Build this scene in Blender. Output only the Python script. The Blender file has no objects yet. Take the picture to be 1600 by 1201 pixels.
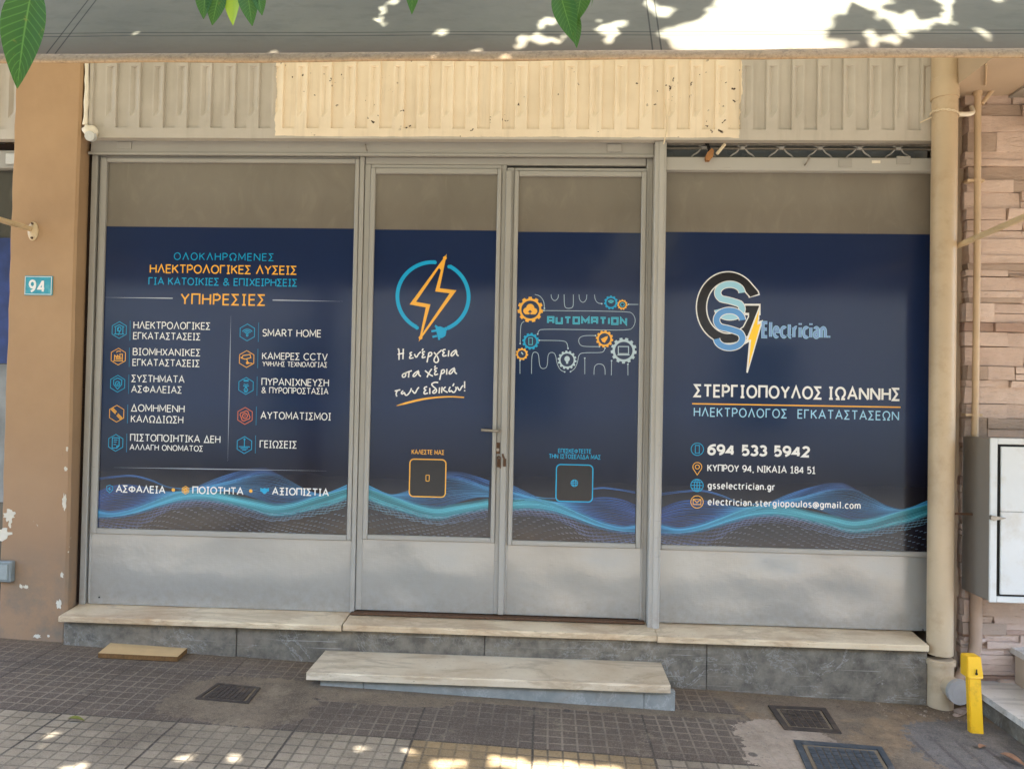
import bpy, bmesh, math, random
import numpy as np
from mathutils import Vector, Matrix
R = math.radians
S = bpy.context.scene
COL = S.collection

# ------------------------------------------------------------------ camera
CAM = Vector((0, -4.1, 1.58))
cd = bpy.data.cameras.new('camera'); cam = bpy.data.objects.new('camera', cd); COL.objects.link(cam)
cd.lens = 27.0; cd.sensor_width = 36.0; cd.clip_start = 0.05; cd.clip_end = 400
_fw = Vector((-.046688, .998746, .018076)).normalized()
def _cam():
    yaw, pit, rol = R(-2.67609793), R(1.03573928), R(1.11894972)
    f = Vector((math.sin(yaw)*math.cos(pit), math.cos(yaw)*math.cos(pit), math.sin(pit)))
    r = Vector((math.cos(yaw), -math.sin(yaw), 0)); u = r.cross(f)
    c, s = math.cos(rol), math.sin(rol)
    r2, u2 = c*r + s*u, -s*r + c*u
    m = Matrix((r2, u2, -f)).transposed().to_4x4(); m.translation = CAM
    return m
cam.matrix_world = _cam(); S.camera = cam

# ------------------------------------------------------------------ light
SUN = Vector((0.16, -0.44, 0.895)).normalized()            # towards the sun
w = bpy.data.worlds.new('World'); S.world = w; w.use_nodes = True
nt = w.node_tree; bg = nt.nodes['Background']
sk = nt.nodes.new('ShaderNodeTexSky'); sk.sky_type = 'NISHITA'; sk.sun_disc = False
sk.sun_elevation = math.asin(SUN.z); sk.sun_rotation = math.atan2(SUN.x, SUN.y)
sk.air_density = 1.0; sk.dust_density = 2.0; sk.ozone_density = 0.7
nt.links.new(sk.outputs[0], bg.inputs[0]); bg.inputs[1].default_value = 0.15
sl = bpy.data.lights.new('sun', 'SUN'); sl.energy = 4.6; sl.angle = R(0.53); sl.color = (1, .95, .86)
so = bpy.data.objects.new('sun', sl); COL.objects.link(so)
so.rotation_euler = SUN.to_track_quat('Z', 'Y').to_euler(); so.location = (2, -8, 14)
S.view_settings.view_transform = 'Standard'; S.view_settings.look = 'None'
S.view_settings.exposure = 3.15; S.view_settings.gamma = 1
try:
    S.view_settings.use_white_balance = True
    S.view_settings.white_balance_temperature = 5900; S.view_settings.white_balance_tint = 7
except Exception: pass
S.cycles.max_bounces = 8; S.cycles.diffuse_bounces = 5; S.cycles.glossy_bounces = 4; S.cycles.transparent_max_bounces = 8
S.cycles.caustics_reflective = False; S.cycles.sample_clamp_indirect = 6

# ------------------------------------------------------------------ materials
def lin(r, g, b):
    return tuple(((c/255)/12.92 if c/255 <= .04045 else ((c/255+.055)/1.055)**2.4) for c in (r, g, b)) + (1,)
class NT:
    """little helper for node graphs"""
    def __init__(s, name):
        s.m = bpy.data.materials.new(name); s.m.use_nodes = True; s.t = s.m.node_tree
        s.b = s.t.nodes['Principled BSDF']; s.n = s.t.nodes; s.geo = None
    def put(s, sock, v):
        if hasattr(v, 'links') or isinstance(v, bpy.types.NodeSocket): s.t.links.new(v, sock)
        else: sock.default_value = v
    def pos(s):
        if not s.geo:
            s.geo = s.n.new('ShaderNodeNewGeometry'); s.sp = s.n.new('ShaderNodeSeparateXYZ'); s.t.links.new(s.geo.outputs['Position'], s.sp.inputs[0])
        return s.geo.outputs['Position']
    def xyz(s): s.pos(); return s.sp.outputs[0], s.sp.outputs[1], s.sp.outputs[2]
    def f(s, op, a, b=0.0, c=0.0):
        n = s.n.new('ShaderNodeMath'); n.operation = op
        for i, v in enumerate((a, b, c)): s.put(n.inputs[i], v)
        return n.outputs[0]
    def map(s, scale, loc=(0,0,0)):
        n = s.n.new('ShaderNodeMapping'); s.t.links.new(s.pos(), n.inputs[0])
        n.inputs['Scale'].default_value = scale; n.inputs['Location'].default_value = loc
        return n.outputs[0]
    def noise(s, scale, detail=5, rough=.6, vec=None, dist=0.0):
        n = s.n.new('ShaderNodeTexNoise'); s.t.links.new(vec if vec is not None else s.pos(), n.inputs['Vector'])
        n.inputs['Scale'].default_value = scale; n.inputs['Detail'].default_value = detail
        n.inputs['Roughness'].default_value = rough; n.inputs['Distortion'].default_value = dist
        return n.outputs[0]
    def vor(s, scale, feature='F1', vec=None, out=0):
        n = s.n.new('ShaderNodeTexVoronoi'); n.feature = feature; n.inputs['Scale'].default_value = scale
        s.t.links.new(vec if vec is not None else s.pos(), n.inputs['Vector']); return n.outputs[out]
    def ramp(s, v, a, b, lo=0.0, hi=1.0):
        n = s.n.new('ShaderNodeMapRange'); n.clamp = True; s.put(n.inputs[0], v)
        for i, q in enumerate((a, b, lo, hi)): n.inputs[i+1].default_value = q
        return n.outputs[0]
    def mix(s, fac, a, b, mode='MIX'):
        n = s.n.new('ShaderNodeMix'); n.data_type = 'RGBA'; n.blend_type = mode
        s.put(n.inputs[0], fac); s.put(n.inputs[6], a); s.put(n.inputs[7], b); return n.outputs[2]
    def white(s, vec):
        n = s.n.new('ShaderNodeTexWhiteNoise'); n.noise_dimensions = '3D'; s.t.links.new(vec, n.inputs[0]); return n.outputs[0]
    def comb(s, x, y, z=0.0):
        n = s.n.new('ShaderNodeCombineXYZ')
        for i, v in enumerate((x, y, z)): s.put(n.inputs[i], v)
        return n.outputs[0]
    def bump(s, h, strength=.3, dist=.01):
        n = s.n.new('ShaderNodeBump'); n.inputs['Strength'].default_value = strength; n.inputs['Distance'].default_value = dist
        s.put(n.inputs['Height'], h); s.t.links.new(n.outputs[0], s.b.inputs['Normal'])
    def done(s, col, rough=.6, spec=.5, metal=0.0):
        s.put(s.b.inputs['Base Color'], col); s.put(s.b.inputs['Roughness'], rough)
        s.b.inputs['Specular IOR Level'].default_value = spec; s.b.inputs['Metallic'].default_value = metal
        return s.m
def basic(name, col, rough=.6, spec=.5, var=.25, scale=9, bump=0.0, bscale=80, metal=0.0, dirt=None, dscale=3.0):
    g = NT(name); c2 = tuple(max(0, c*(1-var)) for c in col[:3]) + (1,)
    c = g.mix(g.ramp(g.noise(scale, 6), .3, .7), col, c2)
    if dirt: c = g.mix(g.ramp(g.noise(dscale, 8, .7), .52, .72), c, dirt)
    if bump: g.bump(g.noise(bscale, 5), bump, .004)
    return g.done(c, rough, spec, metal)

GREY = lin(148,142,131)
def paint(name, col, rough, strength, streak=(2,2,15), chips=True, mott=.12, spec=.5, wavy=0.0):
    """old brushed gloss paint: fine brush ridges, runs, a few chips through to rust"""
    g = NT(name)
    n1 = g.noise(14, 4, .6, g.map(streak)); n2 = g.noise(20, 4, .6, g.map((14,4,.8))); big = g.noise(1.7, 4)
    c = g.mix(g.ramp(big, .3, .7), col, tuple(v*(1-mott) for v in col[:3]) + (1,))
    c = g.mix(g.ramp(g.noise(26, 3, .6, g.map((1,1,.22))), .62, .78, 0, .10), c, tuple(v*.75 for v in col[:3]) + (1,))
    if chips:
        c = g.mix(g.ramp(g.noise(16, 6, .7), .735, .75), c, lin(70,52,40))
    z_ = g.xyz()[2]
    ao_dirt = g.f('MULTIPLY', g.ramp(g.f('ADD', z_, g.f('MULTIPLY', g.noise(11, 7, .7), -.16)), .52, .32), g.ramp(g.noise(24, 6, .75), .35, .65))
    c = g.mix(g.f('MULTIPLY', ao_dirt, .42), c, lin(118,102,82))  # brown dirt near the sill, laid into the colour like ambient occlusion
    sc_ = g.ramp(g.noise(9, 2, .4, g.map((1.2,1,26))), .735, .745)
    c = g.mix(g.f('MULTIPLY', sc_, .4), c, lin(92,84,74))
    h = g.f('ADD', g.f('MULTIPLY', n1, 1.0), g.f('MULTIPLY', n2, .8))
    if wavy: h = g.f('ADD', h, g.f('MULTIPLY', g.noise(6, 3, .5), wavy))
    g.bump(h, strength, .003)
    return g.done(c, g.ramp(big, .3, .7, rough, rough+.06), spec)
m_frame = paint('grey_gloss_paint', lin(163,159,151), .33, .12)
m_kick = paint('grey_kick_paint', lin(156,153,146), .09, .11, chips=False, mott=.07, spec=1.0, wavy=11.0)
m_post = paint('grey_post_paint', lin(174,170,162), .4, .12)
def fascia_mat():
    g = NT('fascia_paint'); x, y, z = g.xyz()
    wob = g.f('MULTIPLY', g.f('SUBTRACT', g.noise(9, 5), .5), .05)
    xx = g.f('ADD', x, wob); zz = g.f('ADD', z, g.f('MULTIPLY', wob, .35))
    inside = g.f('MULTIPLY', g.f('MULTIPLY', g.f('GREATER_THAN', xx, -1.4866), g.f('LESS_THAN', xx, 0.9771)), g.f('GREATER_THAN', zz, 2.9571))
    grey = g.mix(g.ramp(g.noise(3, 6), .3, .7), lin(192,184,172), lin(174,166,154))
    cream = g.mix(g.ramp(g.noise(5, 6), .3, .7), lin(236,220,194), lin(224,207,180))
    c = g.mix(inside, grey, cream)
    # streaky dust that runs down
    c = g.mix(g.ramp(g.noise(22, 4, .6, g.map((1,1,.1))), .55, .8, 0, .22), c, lin(120,106,88))
    # paint chips and rust spots, mostly on the cream patch
    sp = g.f('MULTIPLY', g.ramp(g.noise(34, 3, .5), .68, .70), g.ramp(g.noise(3.1, 2), .5, .56))
    c = g.mix(g.f('MULTIPLY', sp, inside), c, lin(62,44,32))
    g.bump(g.noise(60, 4), .08, .003)
    return g.done(c, .5, .35)
m_fascia = fascia_mat()
def pillar_mat():
    g = NT('tan_render'); x, y, z = g.xyz()
    c = g.mix(g.ramp(g.noise(2.2, 6), .3, .7), lin(178,147,112), lin(162,132,100))
    c = g.mix(g.ramp(z, 2.2, .7, 0, .55), c, lin(138,110,88))           # browner towards the foot
    # bare cement near the foot and plaster showing through flaked paint
    foot = g.f('MULTIPLY', g.ramp(z, .80, .42), g.ramp(g.noise(4.5, 6, .65), .42, .6))
    c = g.mix(g.f('MULTIPLY', foot, .8), c, lin(116,108,96))
    low = g.f('MULTIPLY', g.ramp(z, 1.15, .95), g.ramp(z, .2, .3))
    fl = g.f('MULTIPLY', low, g.ramp(g.noise(7.5, 7, .6, g.map((1.6,1,1), (3.1,0,.6))), .655, .67))
    c = g.mix(fl, c, lin(206,198,178))
    c = g.mix(g.ramp(g.noise(30, 5, .6, g.map((1,1,.2))), .66, .78, 0, .35), c, lin(108,82,60))
    g.bump(g.f('ADD', g.noise(35, 6), g.f('MULTIPLY', fl, -.6)), .22, .006)
    return g.done(c, .8, .2)
m_pillar = pillar_mat()
def glass_mat(name, c1, c2, rough=.09):
    g = NT(name)
    c = g.mix(g.ramp(g.noise(1.3, 4, .5, g.map((1,1,.6))), .3, .7), c1, c2)
    c = g.mix(g.ramp(g.noise(40, 3, .6, g.map((1,1,.06))), .66, .8, 0, .16), c, lin(190,175,150))
    # wiped smears and dust caught along the lower edge of the panes
    sm = g.noise(5, 6, .6, g.map((1.6,1,.9), (2,0,5)), 1.2)
    c = g.mix(g.ramp(sm, .52, .75, 0, .12), c, lin(176,164,146)); c = g.mix(g.ramp(sm, .45, .25, 0, .14), c, lin(84,76,66))
    return g.done(c, g.ramp(g.noise(3, 5), .3, .7, rough, rough+.1), .5)
m_pane = glass_mat('filmed_glass', lin(126,118,106), lin(110,103,92))
def film_mat():
    g = NT('printed_navy'); x, y, z = g.xyz()
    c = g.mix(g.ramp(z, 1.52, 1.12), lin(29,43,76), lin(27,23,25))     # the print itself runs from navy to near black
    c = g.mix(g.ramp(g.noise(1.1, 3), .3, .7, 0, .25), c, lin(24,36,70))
    return g.done(c, g.ramp(g.noise(2.5, 4), .3, .7, .10, .17), .5)
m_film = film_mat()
def ink(name, col, rough=.25):
    g = NT(name); return g.done(col, rough, .5)
m_white = ink('white_ink', lin(232,230,226)); m_orange = ink('orange_ink', lin(240,176,58)); m_blue = ink('cyan_ink', lin(38,160,206))
m_pale = ink('pale_blue_ink', lin(160,206,232)); m_dark = ink('dark_ink', lin(30,25,24)); m_dimblue = ink('dim_blue_ink', lin(44,120,160))
m_s1 = ink('sky_ink', lin(158,204,222)); m_s2 = ink('azure_ink', lin(96,150,208)); m_yellow = ink('yellow_ink', lin(250,204,40))
m_silver = ink('silver_ink', lin(182,200,208)); m_red = ink('coral_ink', lin(216,112,66)); m_navy = ink('navy_ink', lin(38,50,78)); m_teal = ink('teal_ink', lin(90,196,214))
m_thinwhite = ink('thin_white_ink', lin(176,182,192)); m_mid = ink('steel_blue_ink', lin(128,156,202))
def wave_mat():
    g = NT('wave_print'); a = g.n.new('ShaderNodeVertexColor'); a.layer_name = 'ink'
    return g.done(a.outputs[0], .25, .5)
m_wave = wave_mat()
def marble(name, base, vein, scale=2.2, rough=.35, dirt=lin(150,126,98)):
    g = NT(name)
    n = g.noise(scale, 8, .62, g.map((.7,2.4,2.4)), .8)
    v = g.ramp(g.f('ABSOLUTE', g.f('SUBTRACT', n, .5)), 0.0, .05, 1, 0)
    c = g.mix(g.f('MULTIPLY', v, .45), base, vein)
    c = g.mix(g.ramp(g.noise(2.6, 7, .65), .42, .72, 0, .75), c, dirt)
    c = g.mix(g.ramp(g.noise(60, 4, .7), .62, .7, 0, .5), c, lin(96,82,66))
    g.bump(g.noise(90, 4), .1, .003)
    return g.done(c, rough, .4)
m_marble = marble('cream_marble', lin(210,190,158), lin(140,116,90), dirt=lin(160,126,90))
m_tread = marble('veined_marble', lin(208,192,166), lin(124,106,84), 1.7, .38, lin(172,146,112))
m_sidemarble = marble('white_marble', lin(214,208,198), lin(140,136,130), 1.8, .3, lin(176,166,150))
def granite(name, a, b, sc):
    g = NT(name)
    c = g.mix(g.ramp(g.noise(sc, 8, .7), .35, .68), a, b)
    n = g.noise(3.4, 9, .72, g.map((1,1,1.3)), .7)
    v = g.ramp(g.f('ABSOLUTE', g.f('SUBTRACT', n, .5)), 0.0, .012, 1, 0)
    c = g.mix(g.f('MULTIPLY', v, g.ramp(g.noise(2, 3), .35, .6, 0, .6)), c, lin(176,174,168))
    c = g.mix(g.ramp(g.noise(5, 4, .6, g.map((.5,1,26))), .64, .70, 0, .45), c, lin(186,182,172))
    c = g.mix(g.ramp(g.noise(3.5, 6, .7), .55, .75, 0, .7), c, lin(122,108,92))
    c = g.mix(g.ramp(g.noise(40, 5, .75), .6, .7, 0, .35), c, lin(168,164,156))
    g.bump(g.noise(70, 5), .25, .004)
    return g.done(c, .6, .4)
m_plinth = granite('dark_grey_stone', lin(88,81,70), lin(132,123,108), 14)
m_riser = granite('blue_grey_stone', lin(118,120,116), lin(150,148,140), 5)
def fabric_mat():
    g = NT('awning_canvas'); x, y, z = g.xyz()
    c = g.mix(g.ramp(g.noise(2.3, 6), .3, .7), lin(134,128,108), lin(118,113,96))
    c = g.mix(g.ramp(g.noise(26, 5, .65, g.map((.35,1,1))), .5, .75, 0, .35), c, lin(90,87,74))
    c = g.mix(g.ramp(z, 2.60, 2.50, 0, .8), c, lin(116,100,80))          # grime gathers along the hem
    for zl in (2.578, 2.592):                                            # two rows of stitching
        d = g.f('ABSOLUTE', g.f('SUBTRACT', g.f('ADD', z, g.f('MULTIPLY', g.noise(3, 2), .006)), zl))
        c = g.mix(g.ramp(d, .0008, .0018, .75, 0), c, lin(46,44,38))
    for xl in (-1.395, -1.37, .262, .285, 1.92, 1.945, -3.03, 3.58):                   # vertical panel seams
        d = g.f('ABSOLUTE', g.f('SUBTRACT', x, xl)); c = g.mix(g.ramp(d, .0012, .0028, .7, 0), c, lin(48,46,40))
    g.bump(g.noise(5, 4), .25, .02)
    g.put(g.b.inputs['Base Color'], c); g.b.inputs['Roughness'].default_value = .85; g.b.inputs['Specular IOR Level'].default_value = .15
    tr = g.n.new('ShaderNodeBsdfTranslucent'); g.put(tr.inputs[0], c)
    mx = g.n.new('ShaderNodeMixShader'); mx.inputs[0].default_value = .28
    out = g.n['Material Output']
    g.t.links.new(g.b.outputs[0], mx.inputs[1]); g.t.links.new(tr.outputs[0], mx.inputs[2]); g.t.links.new(mx.outputs[0], out.inputs[0])
    return g.m
m_fabric = fabric_mat()
m_hem = basic('dusty_hem', lin(170,144,112), .9, .1, .3, 120, .2, 200, dirt=lin(118,100,80), dscale=50)
def leaf_mat(name, c1, c2, vein=True):
    g = NT(name)
    oi = g.noise(2.0, 3)
    c = g.mix(g.ramp(oi, .35, .65), c1, c2)
    if vein:
        tc = g.n.new('ShaderNodeUVMap'); sep = g.n.new('ShaderNodeSeparateXYZ'); g.t.links.new(tc.outputs[0], sep.inputs[0])
        u, v = sep.outputs[0], sep.outputs[1]
        mid = g.ramp(g.f('ABSOLUTE', g.f('SUBTRACT', u, .5)), .01, .03, 1, 0)
        k = g.f('FRACT', g.f('MULTIPLY', g.f('SUBTRACT', v, g.f('MULTIPLY', g.f('ABSOLUTE', g.f('SUBTRACT', u, .5)), .35)), 13))
        side = g.ramp(g.f('ABSOLUTE', g.f('SUBTRACT', k, .5)), .03, .13, .28, 0)
        c = g.mix(g.f('MAXIMUM', g.f('MULTIPLY', mid, .5), side), c, lin(104,142,60))
        c = g.mix(g.ramp(g.noise(90, 5, .7), .62, .72, 0, .6), c, lin(110,96,40))
    g.put(g.b.inputs['Base Color'], c); g.b.inputs['Roughness'].default_value = .5; g.b.inputs['Specular IOR Level'].default_value = .25
    tr = g.n.new('ShaderNodeBsdfTranslucent'); g.put(tr.inputs[0], g.mix(.5, c, lin(150,190,40)))
    mx = g.n.new('ShaderNodeMixShader'); mx.inputs[0].default_value = .22
    g.t.links.new(g.b.outputs[0], mx.inputs[1]); g.t.links.new(tr.outputs[0], mx.inputs[2]); g.t.links.new(mx.outputs[0], g.n['Material Output'].inputs[0])
    return g.m
m_crown = leaf_mat('crown_leaf', lin(52,86,30), lin(72,104,38), False)
m_leaf = leaf_mat('near_leaf', lin(26,60,20), lin(38,76,26))
m_yleaf = leaf_mat('yellowing_leaf', lin(150,160,40), lin(96,130,40))
m_bark = basic('bark', lin(92,78,62), .9, .2, .5, 18, .6, 40)
m_twig = basic('green_twig', lin(92,112,52), .6, .3, .3, 30)
m_pipe = basic('beige_pvc', lin(194,172,140), .42, .45, .14, 3.0, .05, 30, dirt=lin(170,146,114), dscale=5)
m_cap = basic('grey_cap', lin(172,166,158), .5, .4, .2, 12, .05, 60)
m_conduit = basic('painted_conduit', lin(198,172,138), .5, .4, .15, 6, .05, 50)
m_arm = basic('cream_arm', lin(206,184,146), .4, .5, .15, 9, .05, 60, dirt=lin(150,122,84), dscale=14)
m_yel = basic('yellow_enamel', lin(236,184,28), .38, .5, .12, 8, .05, 70, dirt=lin(176,132,30), dscale=9)
m_black = basic('soot_black', lin(24,22,20), .7, .3)
m_steel = basic('worn_steel', lin(158,150,138), .4, .5, .3, 40, .05, 90, .6)
m_rust = basic('rusty_metal', lin(96,70,50), .75, .3, .4, 60, .3, 120)
m_cabfront = basic('white_cabinet_paint', lin(204,205,202), .4, .5, .08, 4, .03, 40, dirt=lin(186,180,168), dscale=5)
m_cabside = basic('grey_cabinet_side', lin(132,124,114), .45, .5, .12, 2.5, .05, 60)
m_board = basic('raw_chipboard', lin(196,164,116), .75, .3, .12, 14, .1, 150)
m_boardedge = basic('board_edge', lin(120,88,52), .85, .2, .4, 60, .4, 160)
m_iron = basic('cast_iron', lin(72,62,54), .75, .3, .35, 25, .35, 110, dirt=lin(96,82,66), dscale=8)
m_iron2 = basic('blue_cast_iron', lin(66,70,74), .5, .5, .3, 25, .3, 110, dirt=lin(98,94,88), dscale=9)
m_dust = basic('grid_dust', lin(128,114,94), .9, .1, .3, 40)
m_plate = basic('blue_enamel', lin(64,160,182), .4, .5, .3, 22, .04, 60, dirt=lin(104,176,186), dscale=20)
m_sealant = basic('white_sealant', lin(232,222,202), .5, .4, .1, 30, .5, 70)
m_wood = basic('brown_wood', lin(164,116,70), .7, .3, .4, 30, .2, 60)
m_wire = basic('cream_cable', lin(222,204,172), .5, .4, .1, 20)
m_darkwall = basic('dark_gap', lin(52,42,36), .9, .1)
m_render = basic('beige_render', lin(190,172,146), .85, .2, .15, 2.5, .2, 60)
m_soffit = basic('soffit_render', lin(188,168,144), .85, .2, .12, 2.5, .12, 50)
m_poster = basic('blue_poster', lin(48,66,128), .4, .4, .6, 9)
m_asphalt = basic('asphalt', (.15,.145,.135,1), .9, .2, .3, 30, .4, 300)
m_facade = basic('pale_facade', lin(226,214,192), .85, .2, .08, 1.2, .1, 40)
m_shutter = basic('shutter_green', lin(96,112,98), .6, .4)
m_concrete = basic('kerb_concrete', lin(160,152,140), .85, .2, .25, 9, .3, 90)

def ground_mat():
    g = NT('pavement_tiles'); x, y, z = g.xyz()
    wx = g.f('ADD', x, g.f('MULTIPLY', g.f('SUBTRACT', g.noise(2.2, 3), .5), .012)); wy = g.f('ADD', y, g.f('MULTIPLY', g.f('SUBTRACT', g.noise(2.9, 3), .5), .012))
    tx = g.f('ADD', g.f('DIVIDE', wx, .5), .07+20); ty = g.f('ADD', g.f('DIVIDE', wy, .5), .8+20)
    cell = g.comb(g.f('FLOOR', tx), g.f('FLOOR', ty)); rnd = g.white(cell)
    def line(t, wlo, whi):
        d = g.f('SUBTRACT', .5, g.f('ABSOLUTE', g.f('SUBTRACT', g.f('FRACT', t), .5)))
        return g.ramp(d, wlo, whi, 1, 0)
    big = g.f('MAXIMUM', line(tx, .006, .014), line(ty, .006, .014))
    small = g.f('MAXIMUM', line(g.f('MULTIPLY', tx, 8.0), .04, .10), line(g.f('MULTIPLY', ty, 8.0), .04, .10))
    light = g.f('LESS_THAN', wy, -.9)
    mott = g.ramp(g.noise(3.2, 8, .7), .3, .72); fine = g.noise(70, 5, .75); grit = g.ramp(g.noise(240, 2, .5), .35, .65)
    dk = g.mix(mott, lin(74,63,54), lin(104,90,76))
    lt = g.mix(mott, lin(132,119,99), lin(170,154,130))
    lt = g.mix(g.f('MULTIPLY', g.f('GREATER_THAN', wx, -.536), g.f('LESS_THAN', wx, .464)), lt, g.mix(mott, lin(134,110,74), lin(160,134,94)))
    c = g.mix(light, dk, lt)
    c = g.mix(g.ramp(rnd, 0, 1, 0, .32), c, lin(72,64,60))
    sc8 = g.comb(g.f('FLOOR', g.f('MULTIPLY', tx, 8.0)), g.f('FLOOR', g.f('MULTIPLY', ty, 8.0)), 3.0)
    c = g.mix(g.ramp(g.white(sc8), 0, 1, 0, .3), c, lin(78,68,58))
    # grid lines: pale dirt in the dark tiles, dark joints in the light ones
    wear = g.ramp(g.noise(2.1, 4), .38, .6, .15, 1)
    c = g.mix(g.f('MULTIPLY', g.f('MULTIPLY', small, wear), g.f('SUBTRACT', 1.0, light)), c, g.mix(.42, c, lin(158,142,122)))
    c = g.mix(g.f('MULTIPLY', g.f('MULTIPLY', small, g.f('ADD', .25, g.f('MULTIPLY', wear, .6))), light), c, lin(70,62,52))
    c = g.mix(g.f('MULTIPLY', big, .85), c, lin(46,40,36))
    # cement repairs
    def blob(cx, cy, rx, ry, soft=.25):
        d = g.f('SQRT', g.f('ADD', g.f('POWER', g.f('ABSOLUTE', g.f('DIVIDE', g.f('SUBTRACT', x, cx), rx)), 3.0), g.f('POWER', g.f('ABSOLUTE', g.f('DIVIDE', g.f('SUBTRACT', y, cy), ry)), 3.0)))
        d = g.f('ADD', d, g.f('ADD', g.f('MULTIPLY', g.f('SUBTRACT', g.noise(6, 6), .5), soft*2.6), g.f('MULTIPLY', g.f('SUBTRACT', g.noise(24, 6, .7), .5), .7))); return g.ramp(d, .97, 1.0, 1, 0)
    cem = g.mix(g.ramp(g.noise(5, 8, .7), .35, .65), lin(92,79,64), lin(126,110,90))
    warm = g.mix(g.ramp(g.noise(11, 8, .75), .35, .65), lin(104,86,66), lin(140,118,90))
    pale = g.mix(g.ramp(g.noise(9, 8, .75), .35, .65), lin(136,120,102), lin(166,148,128))
    asph = g.mix(g.ramp(g.noise(12, 6, .7), .35, .65), lin(88,84,80), lin(114,108,103))
    pat = g.f('MINIMUM', g.f('ADD', g.f('ADD', blob(-1.36,-.64,.34,.26,.3), blob(-.75,-.50,.36,.09,.15)), g.f('ADD', blob(-.2,-.44,1.2,.05,.2), blob(-1.0,-.36,.16,.2,.1))), 1.0)
    hole = pat
    c = g.mix(pat, c, cem)
    right = g.ramp(g.f('ADD', x, g.f('ADD', g.f('MULTIPLY', y, .35), g.f('MULTIPLY', g.noise(4, 6), .16))), .86, .9)
    c = g.mix(right, c, g.mix(g.ramp(g.noise(2.2, 8, .7), .47, .50), warm, cem)); hole = g.f('MAXIMUM', hole, right)
    c = g.mix(blob(1.08,-.72,.22,.3,.35), c, pale)
    c = g.mix(g.f('MULTIPLY', g.f('ADD', blob(2.25,-.62,.62,.34,.06), blob(2.4,-1.1,.72,.55,.06)), .95), c, g.mix(g.f('MULTIPLY', line(g.f('MULTIPLY', tx, 5), .06, .12), g.ramp(y, -.45, -.6)), asph, lin(84,78,74)))
    st_ = g.ramp(g.noise(1.6, 9, .72, g.map((1,1,1), (7,3,0))), .48, .66)
    c = g.mix(g.f('MULTIPLY', st_, .42), c, lin(66,54,43))
    sp_ = g.ramp(g.noise(4.6, 9, .8, g.map((1,1,1), (2,9,0))), .56, .62)
    c = g.mix(g.f('MULTIPLY', sp_, .3), c, lin(142,128,106))
    # dirt against the plinth, gum and oil spots, grit
    c = g.mix(g.f('MULTIPLY', g.ramp(g.f('ADD', y, g.f('MULTIPLY', g.noise(7, 6), .12)), -.26, -.05), .6), c, lin(104,84,62))
    gum = g.ramp(g.f('ADD', g.vor(3.1), g.f('MULTIPLY', g.noise(14, 2), .03)), .075, .085, .75, 0)
    c = g.mix(g.f('MULTIPLY', gum, g.f('GREATER_THAN', g.noise(1.7, 2), .5)), c, lin(50,46,44))
    c = g.mix(g.ramp(fine, .56, .72, 0, .7), c, lin(46,40,36)); c = g.mix(g.ramp(fine, .44, .28, 0, .3), c, lin(176,160,138))
    c = g.mix(g.ramp(grit, .5, 1, 0, .16), c, lin(190,176,156))
    jj = g.f('MULTIPLY', g.f('MAXIMUM', big, g.f('MULTIPLY', small, .55)), g.f('SUBTRACT', 1.0, hole))
    g.bump(g.f('ADD', g.f('MULTIPLY', jj, -1.0), g.f('ADD', g.f('MULTIPLY', fine, .5), g.f('MULTIPLY', g.noise(14, 5), .5))), .45, .008)
    return g.done(c, .8, .3)
m_ground = ground_mat()
def stone_mat():
    g = NT('stacked_stone'); a = g.n.new('ShaderNodeVertexColor'); a.layer_name = 'tone'
    c = g.mix(g.ramp(g.noise(8, 7, .7), .3, .7, 0, .35), a.outputs[0], lin(164,142,124))
    c = g.mix(g.ramp(g.noise(30, 5, .7, g.map((.5,1,2))), .6, .75, 0, .5), c, lin(112,82,66))
    g.bump(g.noise(20, 9, .75, g.map((.6,1,1.6))), .9, .02)
    return g.done(c, .85, .2)
m_stone = stone_mat()

# ------------------------------------------------------------------ mesh helpers
LOC = {}
def link(o, parent=None):
    COL.objects.link(o)
    if parent: o.parent = parent
    return o
def thing(name, label, cat, loc, group=None):
    o = bpy.data.objects.new(name, None); o.empty_display_size = .1; link(o); o.location = loc
    o['label'] = label; o['category'] = cat; o['kind'] = 'thing'
    if group: o['group'] = group
    LOC[o.name] = Vector(loc); return o
def rootloc(p):
    while p.parent: p = p.parent
    return LOC.get(p.name, Vector((0,0,0)))
def mesh(name, bm, m, parent=None, label=None, smooth=None, loc=None):
    """link a bmesh (built in world metres) as ONE object, its origin moved to the root's base"""
    L = rootloc(parent) if parent else Vector(loc or (0,0,0))
    bmesh.ops.translate(bm, verts=bm.verts, vec=-L)
    me = bpy.data.meshes.new(name); bm.to_mesh(me); bm.free()
    for q in (m if isinstance(m, (list, tuple)) else [m]): me.materials.append(q)
    if smooth is not None:
        me.polygons.foreach_set('use_smooth', [True]*len(me.polygons))
        if smooth < 179:
            try: me.set_sharp_from_angle(angle=R(smooth))
            except Exception: pass
    o = link(bpy.data.objects.new(name, me), parent)
    if not parent: o.location = L; LOC[o.name] = L
    if label: o['label'] = label
    return o
def tag(o, label, cat, group=None):
    o['label'] = label; o['category'] = cat; o['kind'] = 'thing'
    if group: o['group'] = group
    return o
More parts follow.
